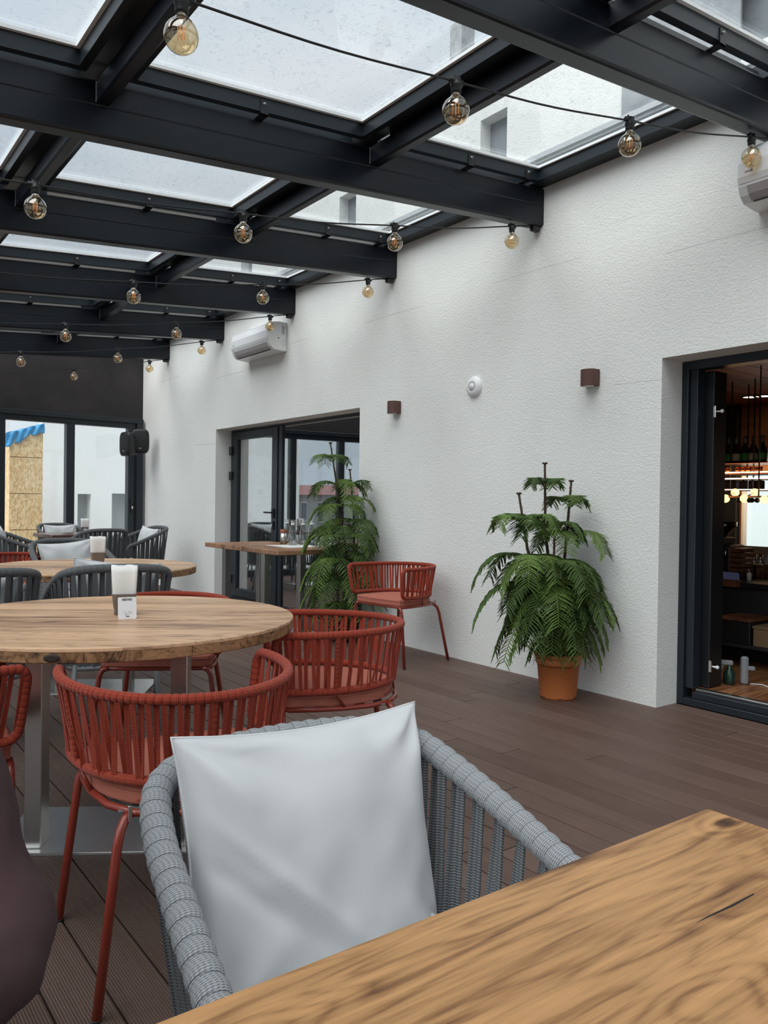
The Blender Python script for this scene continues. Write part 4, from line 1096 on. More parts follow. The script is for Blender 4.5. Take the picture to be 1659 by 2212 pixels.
# menu card
CA = on(255, 1338, 2, T); CB = on(295, 1336, 2, T); cm = (CA+CB)/2; cw = (CB-CA).length
ca = math.atan2(CB.y-CA.y, CB.x-CA.x)
card = empty('menu_card', (cm.x, cm.y, T), ca); tag(card, 'small white menu card standing against the near napkin cup', 'menu card')
INK = mat('black_ink', (.02, .02, .022), .7); INKG = mat('grey_ink', (.30, .30, .31), .7)
tl = Matrix.Rotation(math.radians(-9), 4, 'X')
hw = cw/2; chh = cw*1.22
pl = [(-hw+.003, 0), (hw-.003, 0), (hw, .003), (hw, chh-.003), (hw-.003, chh), (-hw+.003, chh), (-hw, chh-.003), (-hw, .003)]
MB().prism(pl, -.0008, .0008, m=tl @ Matrix.Rotation(PI/2, 4, 'X')).build('card', WHITE_P, card)
def text(s, size, x, z, m, par, tm, name='lettering', bold=.0):
    cu = bpy.data.curves.new('t', 'FONT'); cu.body = s; cu.size = size; cu.align_x = 'CENTER'; cu.extrude = .0001; cu.offset = bold
    ob_ = bpy.data.objects.new('t', cu); C.objects.link(ob_); bpy.context.view_layer.update()
    dg = bpy.context.evaluated_depsgraph_get(); me = bpy.data.meshes.new_from_object(ob_.evaluated_get(dg)); bpy.data.objects.remove(ob_)
    me.transform(tm @ Matrix.Rotation(PI/2, 4, 'X') @ Matrix.Translation((x, z, .0011))); me.materials.clear(); return link(name, me, m, par)
text('\u041c\u0415\u041d\u042e', cw*.17, 0, chh*.84, INK, card, tl, bold=cw*.006)
def cb(x0, z0, x1, z1, m, nm='printed_line'): return MB().box((x0*cw, -.0014, z0*chh), (x1*cw, -.0008, z1*chh), tl).build(nm, m, card)
for (a, b_, c) in ((-.22, -.07, .335), (.03, .24, .335), (-.23, -.17, .275), (-.10, -.02, .275), (.05, .13, .275), (.18, .27, .275), (-.15, .20, .235)): cb(a, c, b_, c+.010, INKG)
text('Rio', cw*.085, -.06*cw, chh*.165, INK, card, tl); text('safo', cw*.12, .02*cw, chh*.09, INK, card, tl, bold=cw*.003)

# carafes and glasses on the wall-side table
def carafe(x, y, lab):
    o = empty('carafe', (x, y, T)); tag(o, lab, 'carafe', 'glass carafes on the wall-side table')
    MB().lathe([(0, .004), (.042, .004), (.046, .012), (.040, .08), (.028, .15), (.019, .19), (.018, .205), (.026, .225), (.024, .225), (.016, .204), (.017, .19), (.026, .15), (.038, .08), (.044, .014), (0, .010)], 22).build('glass_body', GLASSC, o)
    MB().lathe([(0, .190), (.019, .190), (.0195, .206), (0, .206)], 18).build('stopper_ring', WHITE_P, o)
    MB().lathe([(0, .206), (.010, .206), (.024, .222), (.027, .232), (.020, .240), (0, .240)], 18).build('lid', GLASSC, o)
    return o
pts_ = [(626, 1178, 1.0, 'first clear glass carafe at the left front of the carafe group'), (648, 1178, 1, 'tallest looking carafe, second from the left'), (672, 1176, 1, 'middle glass carafe of the group'), (692, 1176, 1, 'right glass carafe next to the pine branches'), (611, 1172, 1, 'rear left carafe behind the first one')]
for (u, v, s, l) in ((632, 1178, 1, 'front left glass carafe on the wall-side table'), (655, 1177, 1, 'middle glass carafe on the wall-side table'), (673, 1176, 1, 'right glass carafe beside the pine branches'), (620, 1172, 1, 'rear left glass carafe with a wire handle')):
    p = on(u, v, 2, T); carafe(p.x, p.y, l)
for i in range(9):
    p = on(686+(i % 5)*9, 1183-(i//5)*4, 2, T)
    o = empty('tumbler', (p.x, p.y, T+.003)); tag(o, ['first','second','third','fourth','fifth'][i % 5]+' clear tumbler from the left in the '+('front' if i < 5 else 'rear')+' row by the pine branches', 'glass', 'tumblers on the wall-side table')
    MB().lathe([(0, .003), (.026, .003), (.030, .08), (.0285, .08), (.0245, .008), (0, .008)], 16).build('glass_body', GLASSC, o)
p0 = on(600, 1184, 2, T)
cl = MB().box((p0.x+.10, p0.y-.02+.0, T+.0005), (cA.x+.66, p0.y+.42, T+.0025)).build('table_cloth', mat('white_cloth', (.72, .72, .70), .8)); tag(cl, 'white cloth spread under the carafes', 'cloth')
cp = empty('steel_bottle', on(612, 1176, 2, T)); tag(cp, 'steel bottle with a painted brown table reflection at the left end of the carafes', 'cup')
MB().lathe([(0, 0), (.030, 0), (.032, .11), (0, .11)], 18).build('cup_body', BRUSH, cp); MB().lathe([(.033, .11), (.034, .145), (0, .145)], 18).build('brown_table_reflection', mat('brown_table_reflection', (.22, .06, .03), .5), cp)  # brown top band: table reflection in the steel bottle, put into the colour
# ================================================================== POTTED PINES
def pine(base, lab, trunks, dens, seed, potfn, wscale=1.0):
    rnd = random.Random(seed); nb = 0
    o = empty('potted_pine', base); tag(o, lab, 'plant'); potfn(o)
    brs = []
    for (pts, whorls) in trunks:
        P_ = [Vector(p) for p in pts]; q, L = resample(P_, .03)
        rad = [.011*(1-.6*i/len(q))+.002 for i in range(len(q))]
        tb = MB().tube(q, rad, 6)
        for i in range(len(q)):       # spiky scale leaves on the bare stem
            if q[i].z > .5*P_[-1].z:
                for k_ in range(5):
                    a = rnd.uniform(0, 2*PI); d = Vector((math.cos(a), math.sin(a), .35)); p = q[i]+Vector((0, 0, rnd.uniform(-.015, .015)))
                    tb.add([p+Vector((0,0,.002)), p-Vector((0,0,.002)), p+d*.017], [(0, 1, 2)])
        # growing tip
        for k_ in range(6):
            a = k_*PI/3; tb.tube([q[-1], q[-1]+Vector((math.cos(a)*.016, math.sin(a)*.016, .008))], .005, 5)
        tb.build('trunk', BARK, o)
        for (f, n, ln, el) in whorls:
            s = f*(len(q)-1); c = q[int(s)]
            a0 = rnd.uniform(0, 2*PI)
            for k_ in range(n):
                a = a0+2*PI*k_/n+rnd.uniform(-.25, .25); l = ln*rnd.uniform(.78, 1.15)*wscale
                d = Vector((math.cos(a), math.sin(a), 0))
                if c.x+base.x+d.x*l > W-.03: l = max(.12, (W-.03-c.x-base.x)/max(.2, d.x))
                side = Vector((-d.y, d.x, 0)); m = 12; axis = []
                for i in range(m+1):
                    t = i/m; up = math.sin(el)*l*t-(.50+.10*(1-f))*l*t*t*t*(1.25 if el > .2 else 1.6)
                    axis.append(c+d*(l*t*math.cos(el)*(1-.12*t*t))+Vector((0, 0, up))+side*(.02*math.sin(t*3+k_)))
                b = MB(); b.tube(axis, [.0042*(1-.55*i/m) for i in range(m+1)], 5)
                nn = int(l/.0092*dens)
                for i in range(nn):
                    t = .16+.84*(i+.5)/nn; j = min(m-1, int(t*m)); p = axis[j].lerp(axis[j+1], t*m-j); td = (axis[j+1]-axis[j]).normalized()
                    sg = 1 if i % 2 else -1
                    bl = (.045+.072*math.sin(min(1, (t-.1)*1.5)*PI*.62))*(1.15-.42*t)*rnd.uniform(.8, 1.15)*(l/.32)**.45
                    sd = (side*sg*rnd.uniform(.75, 1.0)+td*rnd.uniform(.35, .6)).normalized()
                    dr = rnd.uniform(.25, .75)*(1.25-f*.6)
                    e1 = p+sd*bl*.5+Vector((0, 0, -.06*bl)); e2 = p+sd*bl*.88+Vector((0, 0, -dr*bl*.55)); 
                    w0 = .0042
                    n_ = Vector((0, 0, 1)); s2 = sd.cross(n_).normalized()
                    vs = []; r = [w0*.8, w0*1.15, w0*.55]
                    for (pp, rr_) in zip((p, e1, e2), r):
                        vs += [pp+s2*rr_, pp+n_*rr_*.8, pp-s2*rr_, pp-n_*rr_*.5]
                    fs = []
                    for a_ in range(2):
                        for b_ in range(4): fs.append((a_*4+b_, a_*4+(b_+1) % 4, a_*4+4+(b_+1) % 4, a_*4+4+b_))
                    fs.append((8, 9, 10, 11)); b.add(vs, fs)
                    # needle tufts give the feathery outline
                    for t3 in (.3, .55, .8, 1.0):
                        pp = p.lerp(e1, t3*2) if t3 < .5 else e1.lerp(e2, (t3-.5)*2)
                        for s3 in (-1, 1):
                            tip = pp+(s2*s3*.8+sd*.7).normalized()*.0105+Vector((0, 0, rnd.uniform(-.003, .004)))
                            b.add([pp-sd*.003, pp+sd*.003, tip], [(0, 1, 2)])
                b.build('branch', LEAF2 if rnd.random() < .42 else LEAF, o); nb += 1
    return o, nb
def orange_pot(o):
    MB().lathe([(0, 0), (.106, 0), (.110, .012), (.128, .205), (.135, .207), (.137, .240), (.132, .243), (.143, .247), (.150, .256), (.150, .268), (.142, .275), (.134, .274), (.128, .20), (.128, .235)], 48).build('pot', TERRA, o)
    for k_ in range(6):
        a = k_*PI/3+.3; MB().cbox((0, 0, 0), (.03, .012, .014), Matrix.Rotation(a, 4, 'Z') @ Matrix.Translation((0, -.1085, .006))).build('drain_notch', mat('notch_dark', (.10, .03, .012), .7) if k_ == 0 and 'notch_dark' not in bpy.data.materials else bpy.data.materials['notch_dark'], o)
    MB().lathe([(0, .252), (.10, .250), (.133, .244)], 24).build('soil', SOIL, o)
def dark_pot(o):
    MB().lathe([(0, 0), (.11, 0), (.15, .28), (.16, .30), (.15, .30), (.14, .26)], 36).build('pot', BLACK, o)
    for k_ in range(9): MB().lathe([(.115+.0045*k_, .03*k_+.015), (.121+.0045*k_, .03*k_+.024), (.117+.0045*k_, .03*k_+.033)], 36).build('pot_rib', BLACK, o)
    MB().lathe([(0, .27), (.14, .262)], 24).build('soil', SOIL, o)
def wp(u, v, base, dx=0):            # a point above the pot in the upright plane facing the viewer
    d = (R3.transposed() @ (base-CAM)).z
    p = dep(u, v, d+dx); return p-base
B2 = on(1205, 1505, 2, 0)
tw = [
 ([(0, 0, .24), wp(1190, 1250, B2), wp(1178, 1150, B2), wp(1177, 1003, B2)], [(.20, 7, .26, .3), (.30, 7, .34, .3), (.40, 7, .42, .3), (.50, 7, .42, .3), (.68, 6, .30, .5), (.88, 5, .20, .85)]),
 ([(-.02, .02, .24), wp(1165, 1260, B2, -.06), wp(1140, 1190, B2, -.08), wp(1121, 1068, B2, -.08)], [(.28, 6, .32, .2), (.46, 7, .40, .25), (.62, 6, .36, .3), (.83, 6, .28, .6)]),
 ([(.02, -.02, .24), wp(1215, 1260, B2, .05), wp(1222, 1180, B2, .08), wp(1234, 1041, B2, .08)], [(.26, 6, .30, .2), (.40, 7, .38, .25), (.54, 6, .38, .25), (.72, 6, .32, .35), (.87, 5, .22, .75)]),
 ([(0, .03, .24), wp(1200, 1330, B2, -.12), wp(1196, 1240, B2, -.16), wp(1198, 1140, B2, -.16)], [(.20, 6, .18, .1), (.36, 7, .26, .1), (.55, 7, .34, .15), (.78, 6, .32, .25)]),
]
o_, n_ = pine(B2, 'bushy pine in an orange terracotta pot between the chair and the bar doorway', tw, 1.6, 3, orange_pot, 1.0); print('branches', n_)
B1 = on(742, 1383, 2, 0)
tw = [
 ([(0, 0, .26), wp(748, 1200, B1), wp(732, 1080, B1), wp(714, 958, B1)], [(.22, 6, .34, .2), (.36, 6, .38, .2), (.50, 6, .40, .25), (.63, 5, .38, .3), (.76, 5, .30, .4), (.90, 4, .24, .6)]),
 ([(.02, .02, .26), wp(765, 1200, B1, .05), wp(764, 1110, B1, .05), wp(756, 1016, B1, .05)], [(.28, 6, .34, .1), (.47, 6, .42, .2), (.63, 6, .44, .3), (.79, 5, .36, .4), (.92, 4, .24, .5)]),
 ([(-.02, 0, .26), wp(730, 1300, B1, -.1), wp(730, 1220, B1, -.14), wp(735, 1120, B1, -.14)], [(.18, 6, .28, .0), (.38, 6, .34, .1), (.6, 6, .38, .15), (.85, 5, .34, .3)]),
]
o_, n_ = pine(B1, 'taller pine in a dark ribbed pot beside the wall-side table', tw, 1.25, 9, dark_pot, 1.0); print('branches', n_)

# ================================================================== THINGS IN THE BAR
def I(u, v, X): return on(u, v, 0, X)
BB = mat('black_bar_metal', (.012, .011, .011), .4); CU = mat('copper_metal', (.45, .20, .12), .3, metal=1.0)
WARM = mat('warm_led', (1, .6, .25), .5, emis=(1.0, .55, .22), estr=9); PINKL = mat('pale_led', (1, .8, .7), .5, emis=(1.0, .72, .58), estr=5)
GLOBE = mat('warm_globe', (1, .8, .5), .5, emis=(1.0, .62, .22), estr=2.6)
XS = 7.4
def ybar(u, X): return I(u, 1000, X).y
ylo, yhi = 1.2, ybar(1545, XS)+.5
zs = I(1600, 1001, XS).z
o = empty('hanging_bottle_shelf', (XS, 0, 0)); tag(o, 'copper edged shelf hanging in the bar with a row of bottles on it', 'shelf')
MB().bbox((-.17, ylo, zs-.012), (.17, yhi, zs), .002).build('shelf_board', CU, o)
z2 = I(1600, 1022, XS).z
MB().bbox((-.17, ylo, z2-.02), (.17, yhi, z2-.008), .002).build('shelf_board', WOODI, o)
MB().bbox((-.185, ylo, z2-.006), (-.172, yhi, z2+.004), .001).build('led_strip', WARM, o)
z3 = I(1600, 1035, XS).z; z4 = I(1600, 1058, XS).z
MB().bbox((-.17, ylo, z3-.010), (.17, yhi, z3), .002).build('shelf_board', WOODI, o); MB().bbox((-.185, ylo, z3-.006), (-.172, yhi, z3+.004), .001).build('led_strip', PINKL, o)
MB().bbox((-.17, ylo, z4-.012), (.17, yhi, z4-.002), .002).build('shelf_board', WOODI, o); MB().bbox((-.185, ylo, z4-.006), (-.172, yhi, z4+.001), .001).build('led_strip', PINKL, o)
for u in (1597, 1646): MB().tube([(-.15, ybar(u, XS), z4), (-.15, ybar(u, XS), 2.38)], .007, 6).build('rod', BB, o)
MB().tube([(.15, ybar(1597, XS), z4), (.15, ybar(1597, XS), 2.38)], .007, 6).build('rod', BB, o)
BG = mat('green_bottle_glass', (.004, .03, .008), .1); BD = mat('brown_bottle_glass', (.02, .012, .01), .12)
LBW = mat('pale_bottle_label', (.5, .5, .42), .6); LBG = mat('green_bottle_label', (.03, .28, .06), .5); FOIL = mat('grey_foil', (.20, .18, .17), .35, metal=.7)
us = [1556, 1574, 1590, 1609, 1627, 1646]
names = ['leftmost bottle on the hanging shelf with a pale label', 'green labelled bottle second from the left on the hanging shelf', 'third bottle on the hanging shelf with a pale label', 'green labelled bottle right of the shelf rod', 'pale labelled bottle fifth along the hanging shelf', 'last fully visible green labelled bottle on the hanging shelf']
for i, u in enumerate(us):
    b = empty('bottle', (XS-.09, I(u, 1000, XS-.09).y, zs)); tag(b, names[i], 'bottle', 'bottles on the hanging bar shelf')
    MB().lathe([(0, 0), (.040, 0), (.043, .01), (.043, .09), (.036, .13), (.018, .18), (.0145, .23), (.017, .235), (.017, .25), (0, .25)], 16).build('bottle_glass', BG if i % 2 else BD, b)
    MB().lathe([(.0435, .02), (.0440, .022), (.0440, .085), (.0435, .087)], 16).build('label', LBG if i % 2 else LBW, b)
    MB().lathe([(.019, .185), (.0155, .235), (.018, .24), (.018, .252), (0, .252)], 14).build('foil', FOIL, b)
for i, u in enumerate((1558, 1568, 1582, 1594, 1614, 1634, 1650)):
    b = empty('spirit_bottle', (XS-.06, ybar(u, XS), z4)); tag(b, ['first','second','third','fourth','fifth','sixth','seventh'][i]+' dark square bottle from the left on the lower hanging row', 'bottle', 'dark bottles on the lower shelf row')
    MB().bbox((-.03, -.032, 0), (.03, .032, .085), .006).build('bottle_glass', BD, b); MB().lathe([(.01, .085), (.011, .10), (0, .10)], 8).build('cap', FOIL, b)
for i, u in enumerate((1556, 1566, 1577, 1587, 1606, 1618, 1630, 1642, 1652)):
    b = empty('tin', (XS-.1, ybar(u, XS), z2-.008)); tag(b, ['first','second','third','fourth','fifth','sixth','seventh','eighth','ninth'][i]+' copper lit cup from the left between the upper shelf boards', 'cup', 'cups lined under the bottle shelf')
    MB().lathe([(0, 0), (.028, 0), (.032, .06), (.030, .06), (.026, .004), (0, .004)], 14).build('cup_body', CU, b)
# chandelier of globes
XG = 6.6
o = empty('globe_chandelier', (XG, 0, 0)); tag(o, 'long bar chandelier with small glowing yellow globes', 'chandelier')
zc = I(1600, 1073, XG).z
MB().tube([(0, ybar(1575, XG), zc), (0, 1.6, zc)], .008, 8).build('bar', CU, o)
MB().tube([(0, ybar(1640, XG), zc), (0, ybar(1640, XG), 2.38)], .006, 6).build('rod', BB, o)
for (u, v, dx) in ((1567, 1077, 0), (1588, 1064, .25), (1608, 1077, 0), (1630, 1064, .25), (1652, 1079, 0)):
    p = I(u, v, XG+dx)
    MB().lathe([(.036*math.sin(PI*i/12)+1e-4, -.036*math.cos(PI*i/12)) for i in range(13)], 18, (dx, p.y, p.z)).build('globe', GLOBE, o)
    MB().tube([(dx, p.y, p.z), (0, p.y-.06, zc)], .006, 6).build('arm', CU, o)
for u in (1598, 1620, 1626, 1637): MB().lathe([(.022*math.sin(PI*i/8)+1e-4, -.022*math.cos(PI*i/8)) for i in range(9)], 12, (0, ybar(u, XG), zc-.03)).build('knob', BB, o)
# downlights
for i, (u, v) in enumerate(((1622, 858), (1650, 856))):
    p = on(u, v, 2, 2.377)
    o = empty('downlight', p); tag(o, ('left' if i == 0 else 'right')+' glowing downlight in the wooden bar ceiling', 'ceiling light')
    MB().lathe([(.11, .008), (.11, -.004), (.085, -.004), (.08, .004)], 20).build('trim_ring', BB, o)
    MB().lathe([(0, .002), (.08, .002)], 20).build('lamp', mat('downlight_lamp', (1, .8, .5), .5, emis=(1, .78, .45), estr=12) if i == 0 else bpy.data.materials['downlight_lamp'], o)
    L_ = bpy.data.lights.new('downlight_lamp', 'SPOT'); lo_ = bpy.data.objects.new('downlight_beam', L_); C.objects.link(lo_); lo_.parent = o; lo_.location = (0, 0, -.02)
    L_.energy = 90; L_.spot_size = 1.7; L_.color = (1, .7, .4); L_.shadow_soft_size = .06
# counter
XC = 5.35
zc0 = I(1560, 1246, XC).z
o = empty('bar_counter', (XC, 0, .10)); tag(o, 'dark bar counter with a ribbed wooden front edge', 'counter')
MB().bbox((0, .2, 0), (.62, 5.2, zc0-.16), .004).build('counter_front', BDARK, o)
MB().bbox((-.03, .2, zc0-.16), (.68, 5.2, zc0-.125), .004).build('counter_top', mat('black_worktop', (.012, .010, .010), .3), o)
yw = I(1604, 1248, XC).y
for k_ in range(4): MB().bbox((-.035, yw, zc0-.162+.0125*k_), (-.02, 5.2, zc0-.151+.0125*k_), .001).build('wood_rib', WOODI, o)
ct = zc0-.125+.10
def at_c(u, X=5.6): return I(u, 1200, X).y
# grinder
g0 = empty('coffee_grinder', (5.75, at_c(1560, 5.75), ct)); tag(g0, 'coffee grinder with a smoky glass hopper on the bar counter', 'coffee grinder')
zt0, zt1 = I(1560, 1127, 5.75).z-ct, I(1560, 1160, 5.75).z-ct
MB().bbox((-.10, -.09, 0), (.10, .12, zt1-.06), .015).build('machine_body', BB, g0)
MB().bbox((-.11, -.05, zt1-.055), (.11, .14, zt1), .01).build('head', mat('dark_silver', (.10, .095, .09), .4, metal=.6), g0)
MB().lathe([(.035, zt1), (.05, zt1+.03), (.10, zt0-.04), (.105, zt0), (.10, zt0), (.095, zt0-.04), (.045, zt1+.03)], 22).build('hopper', glass_mat('smoky_hopper', (.30, .24, .20), 1.5, base=.05), g0)
MB().bbox((-.12, -.07, .04), (-.10, .12, .13), .005).build('control_panel', mat('dim_silver_panel', (.12, .10, .09), .4, metal=.5), g0)
for k_ in (0, .05): MB().lathe([(0, -.004), (.014, -.004), (.014, .006), (0, .006)], 12, m=Matrix.Translation((-.122, -.03+k_, .085)) @ Matrix.Rotation(PI/2, 4, 'Y')).build('dial', BB, g0)
g1 = empty('espresso_machine', (5.72, at_c(1584, 5.72), ct)); tag(g1, 'dark espresso machine half hidden beside the grinder', 'espresso machine')
MB().bbox((-.10, -.03, 0), (.12, .10, .24), .012).build('machine_body', BB, g1)
for k_ in range(3): MB().tube([(-.11, .0+.02*k_, .13), (-.11, .0+.02*k_, .22)], .005, 8).build('spout', CHROME, g1)
bx = empty('menu_rack', (5.70, at_c(1601, 5.70), ct)); tag(bx, 'brown slatted box on the counter left of the bar window', 'box')
zb1 = I(1600, 1183, 5.7).z-ct
for k_ in range(6): MB().bbox((-.08, -.055, zb1*k_/6+.004), (.08, .055, zb1*(k_+1)/6-.002), .003).build('slat', WOODI, bx)
for i, u in enumerate((1629, 1643)):
    b = empty('glass_jug', (5.85, at_c(u, 5.85), ct)); tag(b, ('left' if i == 0 else 'right')+' small clear jug under the bar window', 'jug')
    zz_ = I(u, 1210, 5.85).z-ct; MB().bbox((-.05, -.05, 0), (.05, .05, max(.02, zz_-.03)), .004).build('stand', WOODI, b)
    MB().lathe([(0, zz_-.03), (.035, zz_-.03), (.03, zz_), (.016, zz_+.02), (.02, zz_+.045), (.014, zz_+.02)], 16).build('glass_body', GLASSC, b)
b = empty('soap_dispenser', (5.5, at_c(1619, 5.5), ct)); tag(b, 'small white pump dispenser on the dark counter', 'dispenser')
MB().lathe([(0, 0), (.017, 0), (.017, .05), (.008, .06), (0, .06)], 14).tube([(0, 0, .06), (0, 0, .078), (0, .02, .078)], .004, 6).build('bottle_body', mat('dim_cream', (.5, .46, .38), .5), b)
b = empty('tablet', (5.42, at_c(1572, 5.42), ct)); b.rotation_euler = (0, -.25, 0); tag(b, 'small dark screen leaning on the counter by the ribbed edge', 'screen')
MB().bbox((0, -.10, 0), (.008, .10, .065), .003).build('case', BB, b); MB().box((-.0008, -.094, .005), (0, .094, .06)).build('display', mat('dim_display', (.03, .03, .06), .3, emis=(.06, .06, .12), estr=.35), b)
# low shelf of boxes in front of the counter
def lowbox(u0, u1, v0, v1, X, lab, m, nm='storage_box'):
    a, c = I(u0, v1, X), I(u1, v0, X); o = empty(nm, (X, (a.y+c.y)/2, a.z)); tag(o, lab, 'box')
    hy_, hh_ = abs(a.y-c.y)/2, c.z-a.z
    MB().bbox((0, -hy_, 0), (.25, hy_, hh_*.86), .004).build('box_body', m, o); MB().bbox((-.004, -hy_-.003, hh_*.86), (.254, hy_+.003, hh_), .002).build('lid', WOODI if m is BB else m, o); return o
KR = mat('dim_kraft', (.20, .13, .07), .7)
XL = 5.05
zl = max(.12, I(1600, 1392, XL).z)
sh = empty('low_shelf', (XL-.02, 0, .10)); tag(sh, 'low dark shelf in front of the bar counter carrying boxes', 'shelf')
MB().bbox((0, 1.4, zl-.12), (.28, 4.6, zl-.10), .003).build('shelf_board', BDARK, sh)
for y_ in (1.45, 4.5): MB().bbox((.02, y_, 0), (.26, y_+.04, zl-.12), .003).build('leg', BDARK, sh)
a_ = lowbox(1556, 1620, 1342, 1390, XL, 'dark box with a brown wooden lid on the low shelf', BB); a_.location.z = zl
a_ = lowbox(1626, 1662, 1352, 1392, XL, 'kraft coloured box at the right edge of the low shelf', KR); a_.location.z = zl
# spray bottle and dustpan on the threshold
sp = on(1575, 1478, 2, .10)
b = empty('spray_bottle', (sp.x, sp.y, .10), .6); tag(b, 'grey trigger spray bottle on the bar threshold floor', 'spray bottle')
GP = mat('dim_grey_plastic', (.22, .23, .24), .5)
MB().lathe([(0, 0), (.032, 0), (.034, .01), (.034, .07), (.014, .10), (.013, .12), (0, .12)], 16).build('bottle_body', mat('dark_green_liquid', (.01, .03, .02), .2), b)
MB().bbox((-.014, -.02, .115), (.014, .06, .145), .006).tube([(0, .035, .12), (0, .045, .085)], .006, 6).build('trigger_head', GP, b)
sp = on(1597, 1478, 2, .10)
b = empty('hand_brush', (sp.x+.02, sp.y-.02, .10), .3); tag(b, 'grey upright hand brush beside the spray bottle', 'brush')
MB().bbox((-.018, -.022, 0), (.018, .022, .17), .01).build('brush_body', GP, b); MB().bbox((-.01, -.06, .09), (.01, -.02, .115), .004).build('hook', GP, b)
cbl = MB().tube([(sp.x+.05, sp.y-.04, .104), (sp.x+.08, sp.y-.10, .106), (sp.x+.03, sp.y-.2, .104), (sp.x+.06, sp.y-.35, .104)], .004, 6).build('white_cable', WHITE_P); tag(cbl, 'thin white cable lying on the threshold by the brush', 'cable')

# ================================================================== PEOPLE
def skin_body(name, joints, edges, m, parent, sub=2):
    me = bpy.data.meshes.new(name); me.from_pydata([Vector(j[0]) for j in joints], edges, []); me.materials.append(m)
    o = bpy.data.objects.new(name, me); C.objects.link(o); o.parent = parent
    sk = o.modifiers.new('skin', 'SKIN'); sk.use_smooth_shade = True; sk.branch_smoothing = .6
    for i, j in enumerate(joints):
        r = j[1]; me.skin_vertices[0].data[i].radius = r if isinstance(r, tuple) else (r, r)
    me.skin_vertices[0].data[0].use_root = True
    s = o.modifiers.new('sub', 'SUBSURF'); s.levels = sub; s.render_levels = sub
    return o
SWEAT = mat('brown_plum_knit', (.060, .034, .036), .9, var=.12, vscale=14, bump=.35, bscale=420, spec=.2); SKINM = mat('skin', (.50, .30, .22), .55)
TROU = mat('dark_trousers', (.03, .03, .035), .9); HAIR = mat('dark_hair', (.03, .02, .015), .7)
def face(p, c, r, yaw):
    hd = MB(); n = 20; m_ = 14; vs = []; fs = []
    for j in range(m_+1):
        for i in range(n):
            a = 2*PI*i/n; b = PI*j/m_; x, y, z = math.sin(b)*math.cos(a), math.sin(b)*math.sin(a), math.cos(b)
            jaw = 1-.28*max(0, -z)**1.2; vs.append(Vector((x*.95*jaw*r+(.010 if x > .9 else 0), y*.78*jaw*r, z*1.18*r)))
    for j in range(m_):
        for i in range(n): fs.append((j*n+i, (j+1)*n+i, (j+1)*n+(i+1) % n, j*n+(i+1) % n))
    M_ = Matrix.Translation(c) @ Matrix.Rotation(yaw, 4, 'Z')
    hd.add([M_ @ v for v in vs], fs, None, True).tube([M_ @ Vector((r*.90, 0, .02)), M_ @ Vector((r*1.12, 0, -.028)), M_ @ Vector((r*.92, 0, -.034))], [.006, .012, .009], 8)
    h = hd.build('head', SKINM, p)
    for s in (-1, 1):
        MB().lathe([(.011*math.sin(PI*i/8)+1e-4, -.011*math.cos(PI*i/8)) for i in range(9)], 10, tuple(M_ @ Vector((r*.86, s*.032, .012)))).build('eye', mat('eye', (.05, .03, .02), .2) if 'eye' not in bpy.data.materials else bpy.data.materials['eye'], h)
        MB().tube([M_ @ Vector((0, s*r*.78, .03)), M_ @ Vector((-.012, s*r*.88, .01)), M_ @ Vector((0, s*r*.78, -.025))], [.006, .011, .006], 8).build('ear', SKINM, h)
    MB().tube([M_ @ Vector((r*.84, -.024, -.062)), M_ @ Vector((r*.90, 0, -.064)), M_ @ Vector((r*.84, .024, -.062))], [.002, .005, .002], 6).build('mouth', mat('lips', (.35, .13, .11), .5) if 'lips' not in bpy.data.materials else bpy.data.materials['lips'], h)
    hv = []; hf = []
    for j in range(9):
        for i in range(n):
            a = 2*PI*i/n; b = PI*.62*j/8; x, y, z = math.sin(b)*math.cos(a), math.sin(b)*math.sin(a), math.cos(b)
            if x > .35 and j > 4: x2, z2 = .35+(x-.35)*.2, z+.35
            else: x2, z2 = x, z
            hv.append(M_ @ Vector((x2*1.0*r-.006, y*.86*r, z2*1.26*r+.004)))
    for j in range(8):
        for i in range(n): hf.append((j*n+i, (j+1)*n+i, (j+1)*n+(i+1) % n, j*n+(i+1) % n))
    MB().add(hv, hf, None, True).build('hair', HAIR, p)
def hand(p, wrist, fwd, side, m, curl=.35):
    fwd = Vector(fwd).normalized(); side = Vector(side); side = (side-fwd*side.dot(fwd)).normalized(); dn = fwd.cross(side)
    if dn.z > 0: dn = -dn
    w = Vector(wrist); J = [(w, .024), (w+fwd*.05, (.036, .018))]; E_ = [(0, 1)]
    hnd = skin_body('hand', [(w-fwd*.01, (.026, .02)), (w+fwd*.035, (.036, .016)), (w+fwd*.078, (.038, .013))], [(0, 1), (1, 2)], m, p, 2)
    for k_, (off, ln) in enumerate(((-.029, .068), (-.010, .078), (.010, .073), (.028, .056))):
        b = w+fwd*.075+side*off; c1 = b+fwd*ln*.42+dn*ln*curl*.15; c2 = c1+fwd*ln*.30+dn*ln*curl*.45; c3 = c2+fwd*ln*.18+dn*ln*curl*.55
        skin_body('finger', [(b-fwd*.015, .009), (c1, .0088), (c2, .0078), (c3, .0062)], [(0, 1), (1, 2), (2, 3)], m, hnd, 2)
    b = w+fwd*.02-side*.03; skin_body('thumb', [(b, .011), (b+fwd*.030-side*.022+dn*.008, .010), (b+fwd*.055-side*.026+dn*.016, .0085)], [(0, 1), (1, 2)], m, hnd, 2)
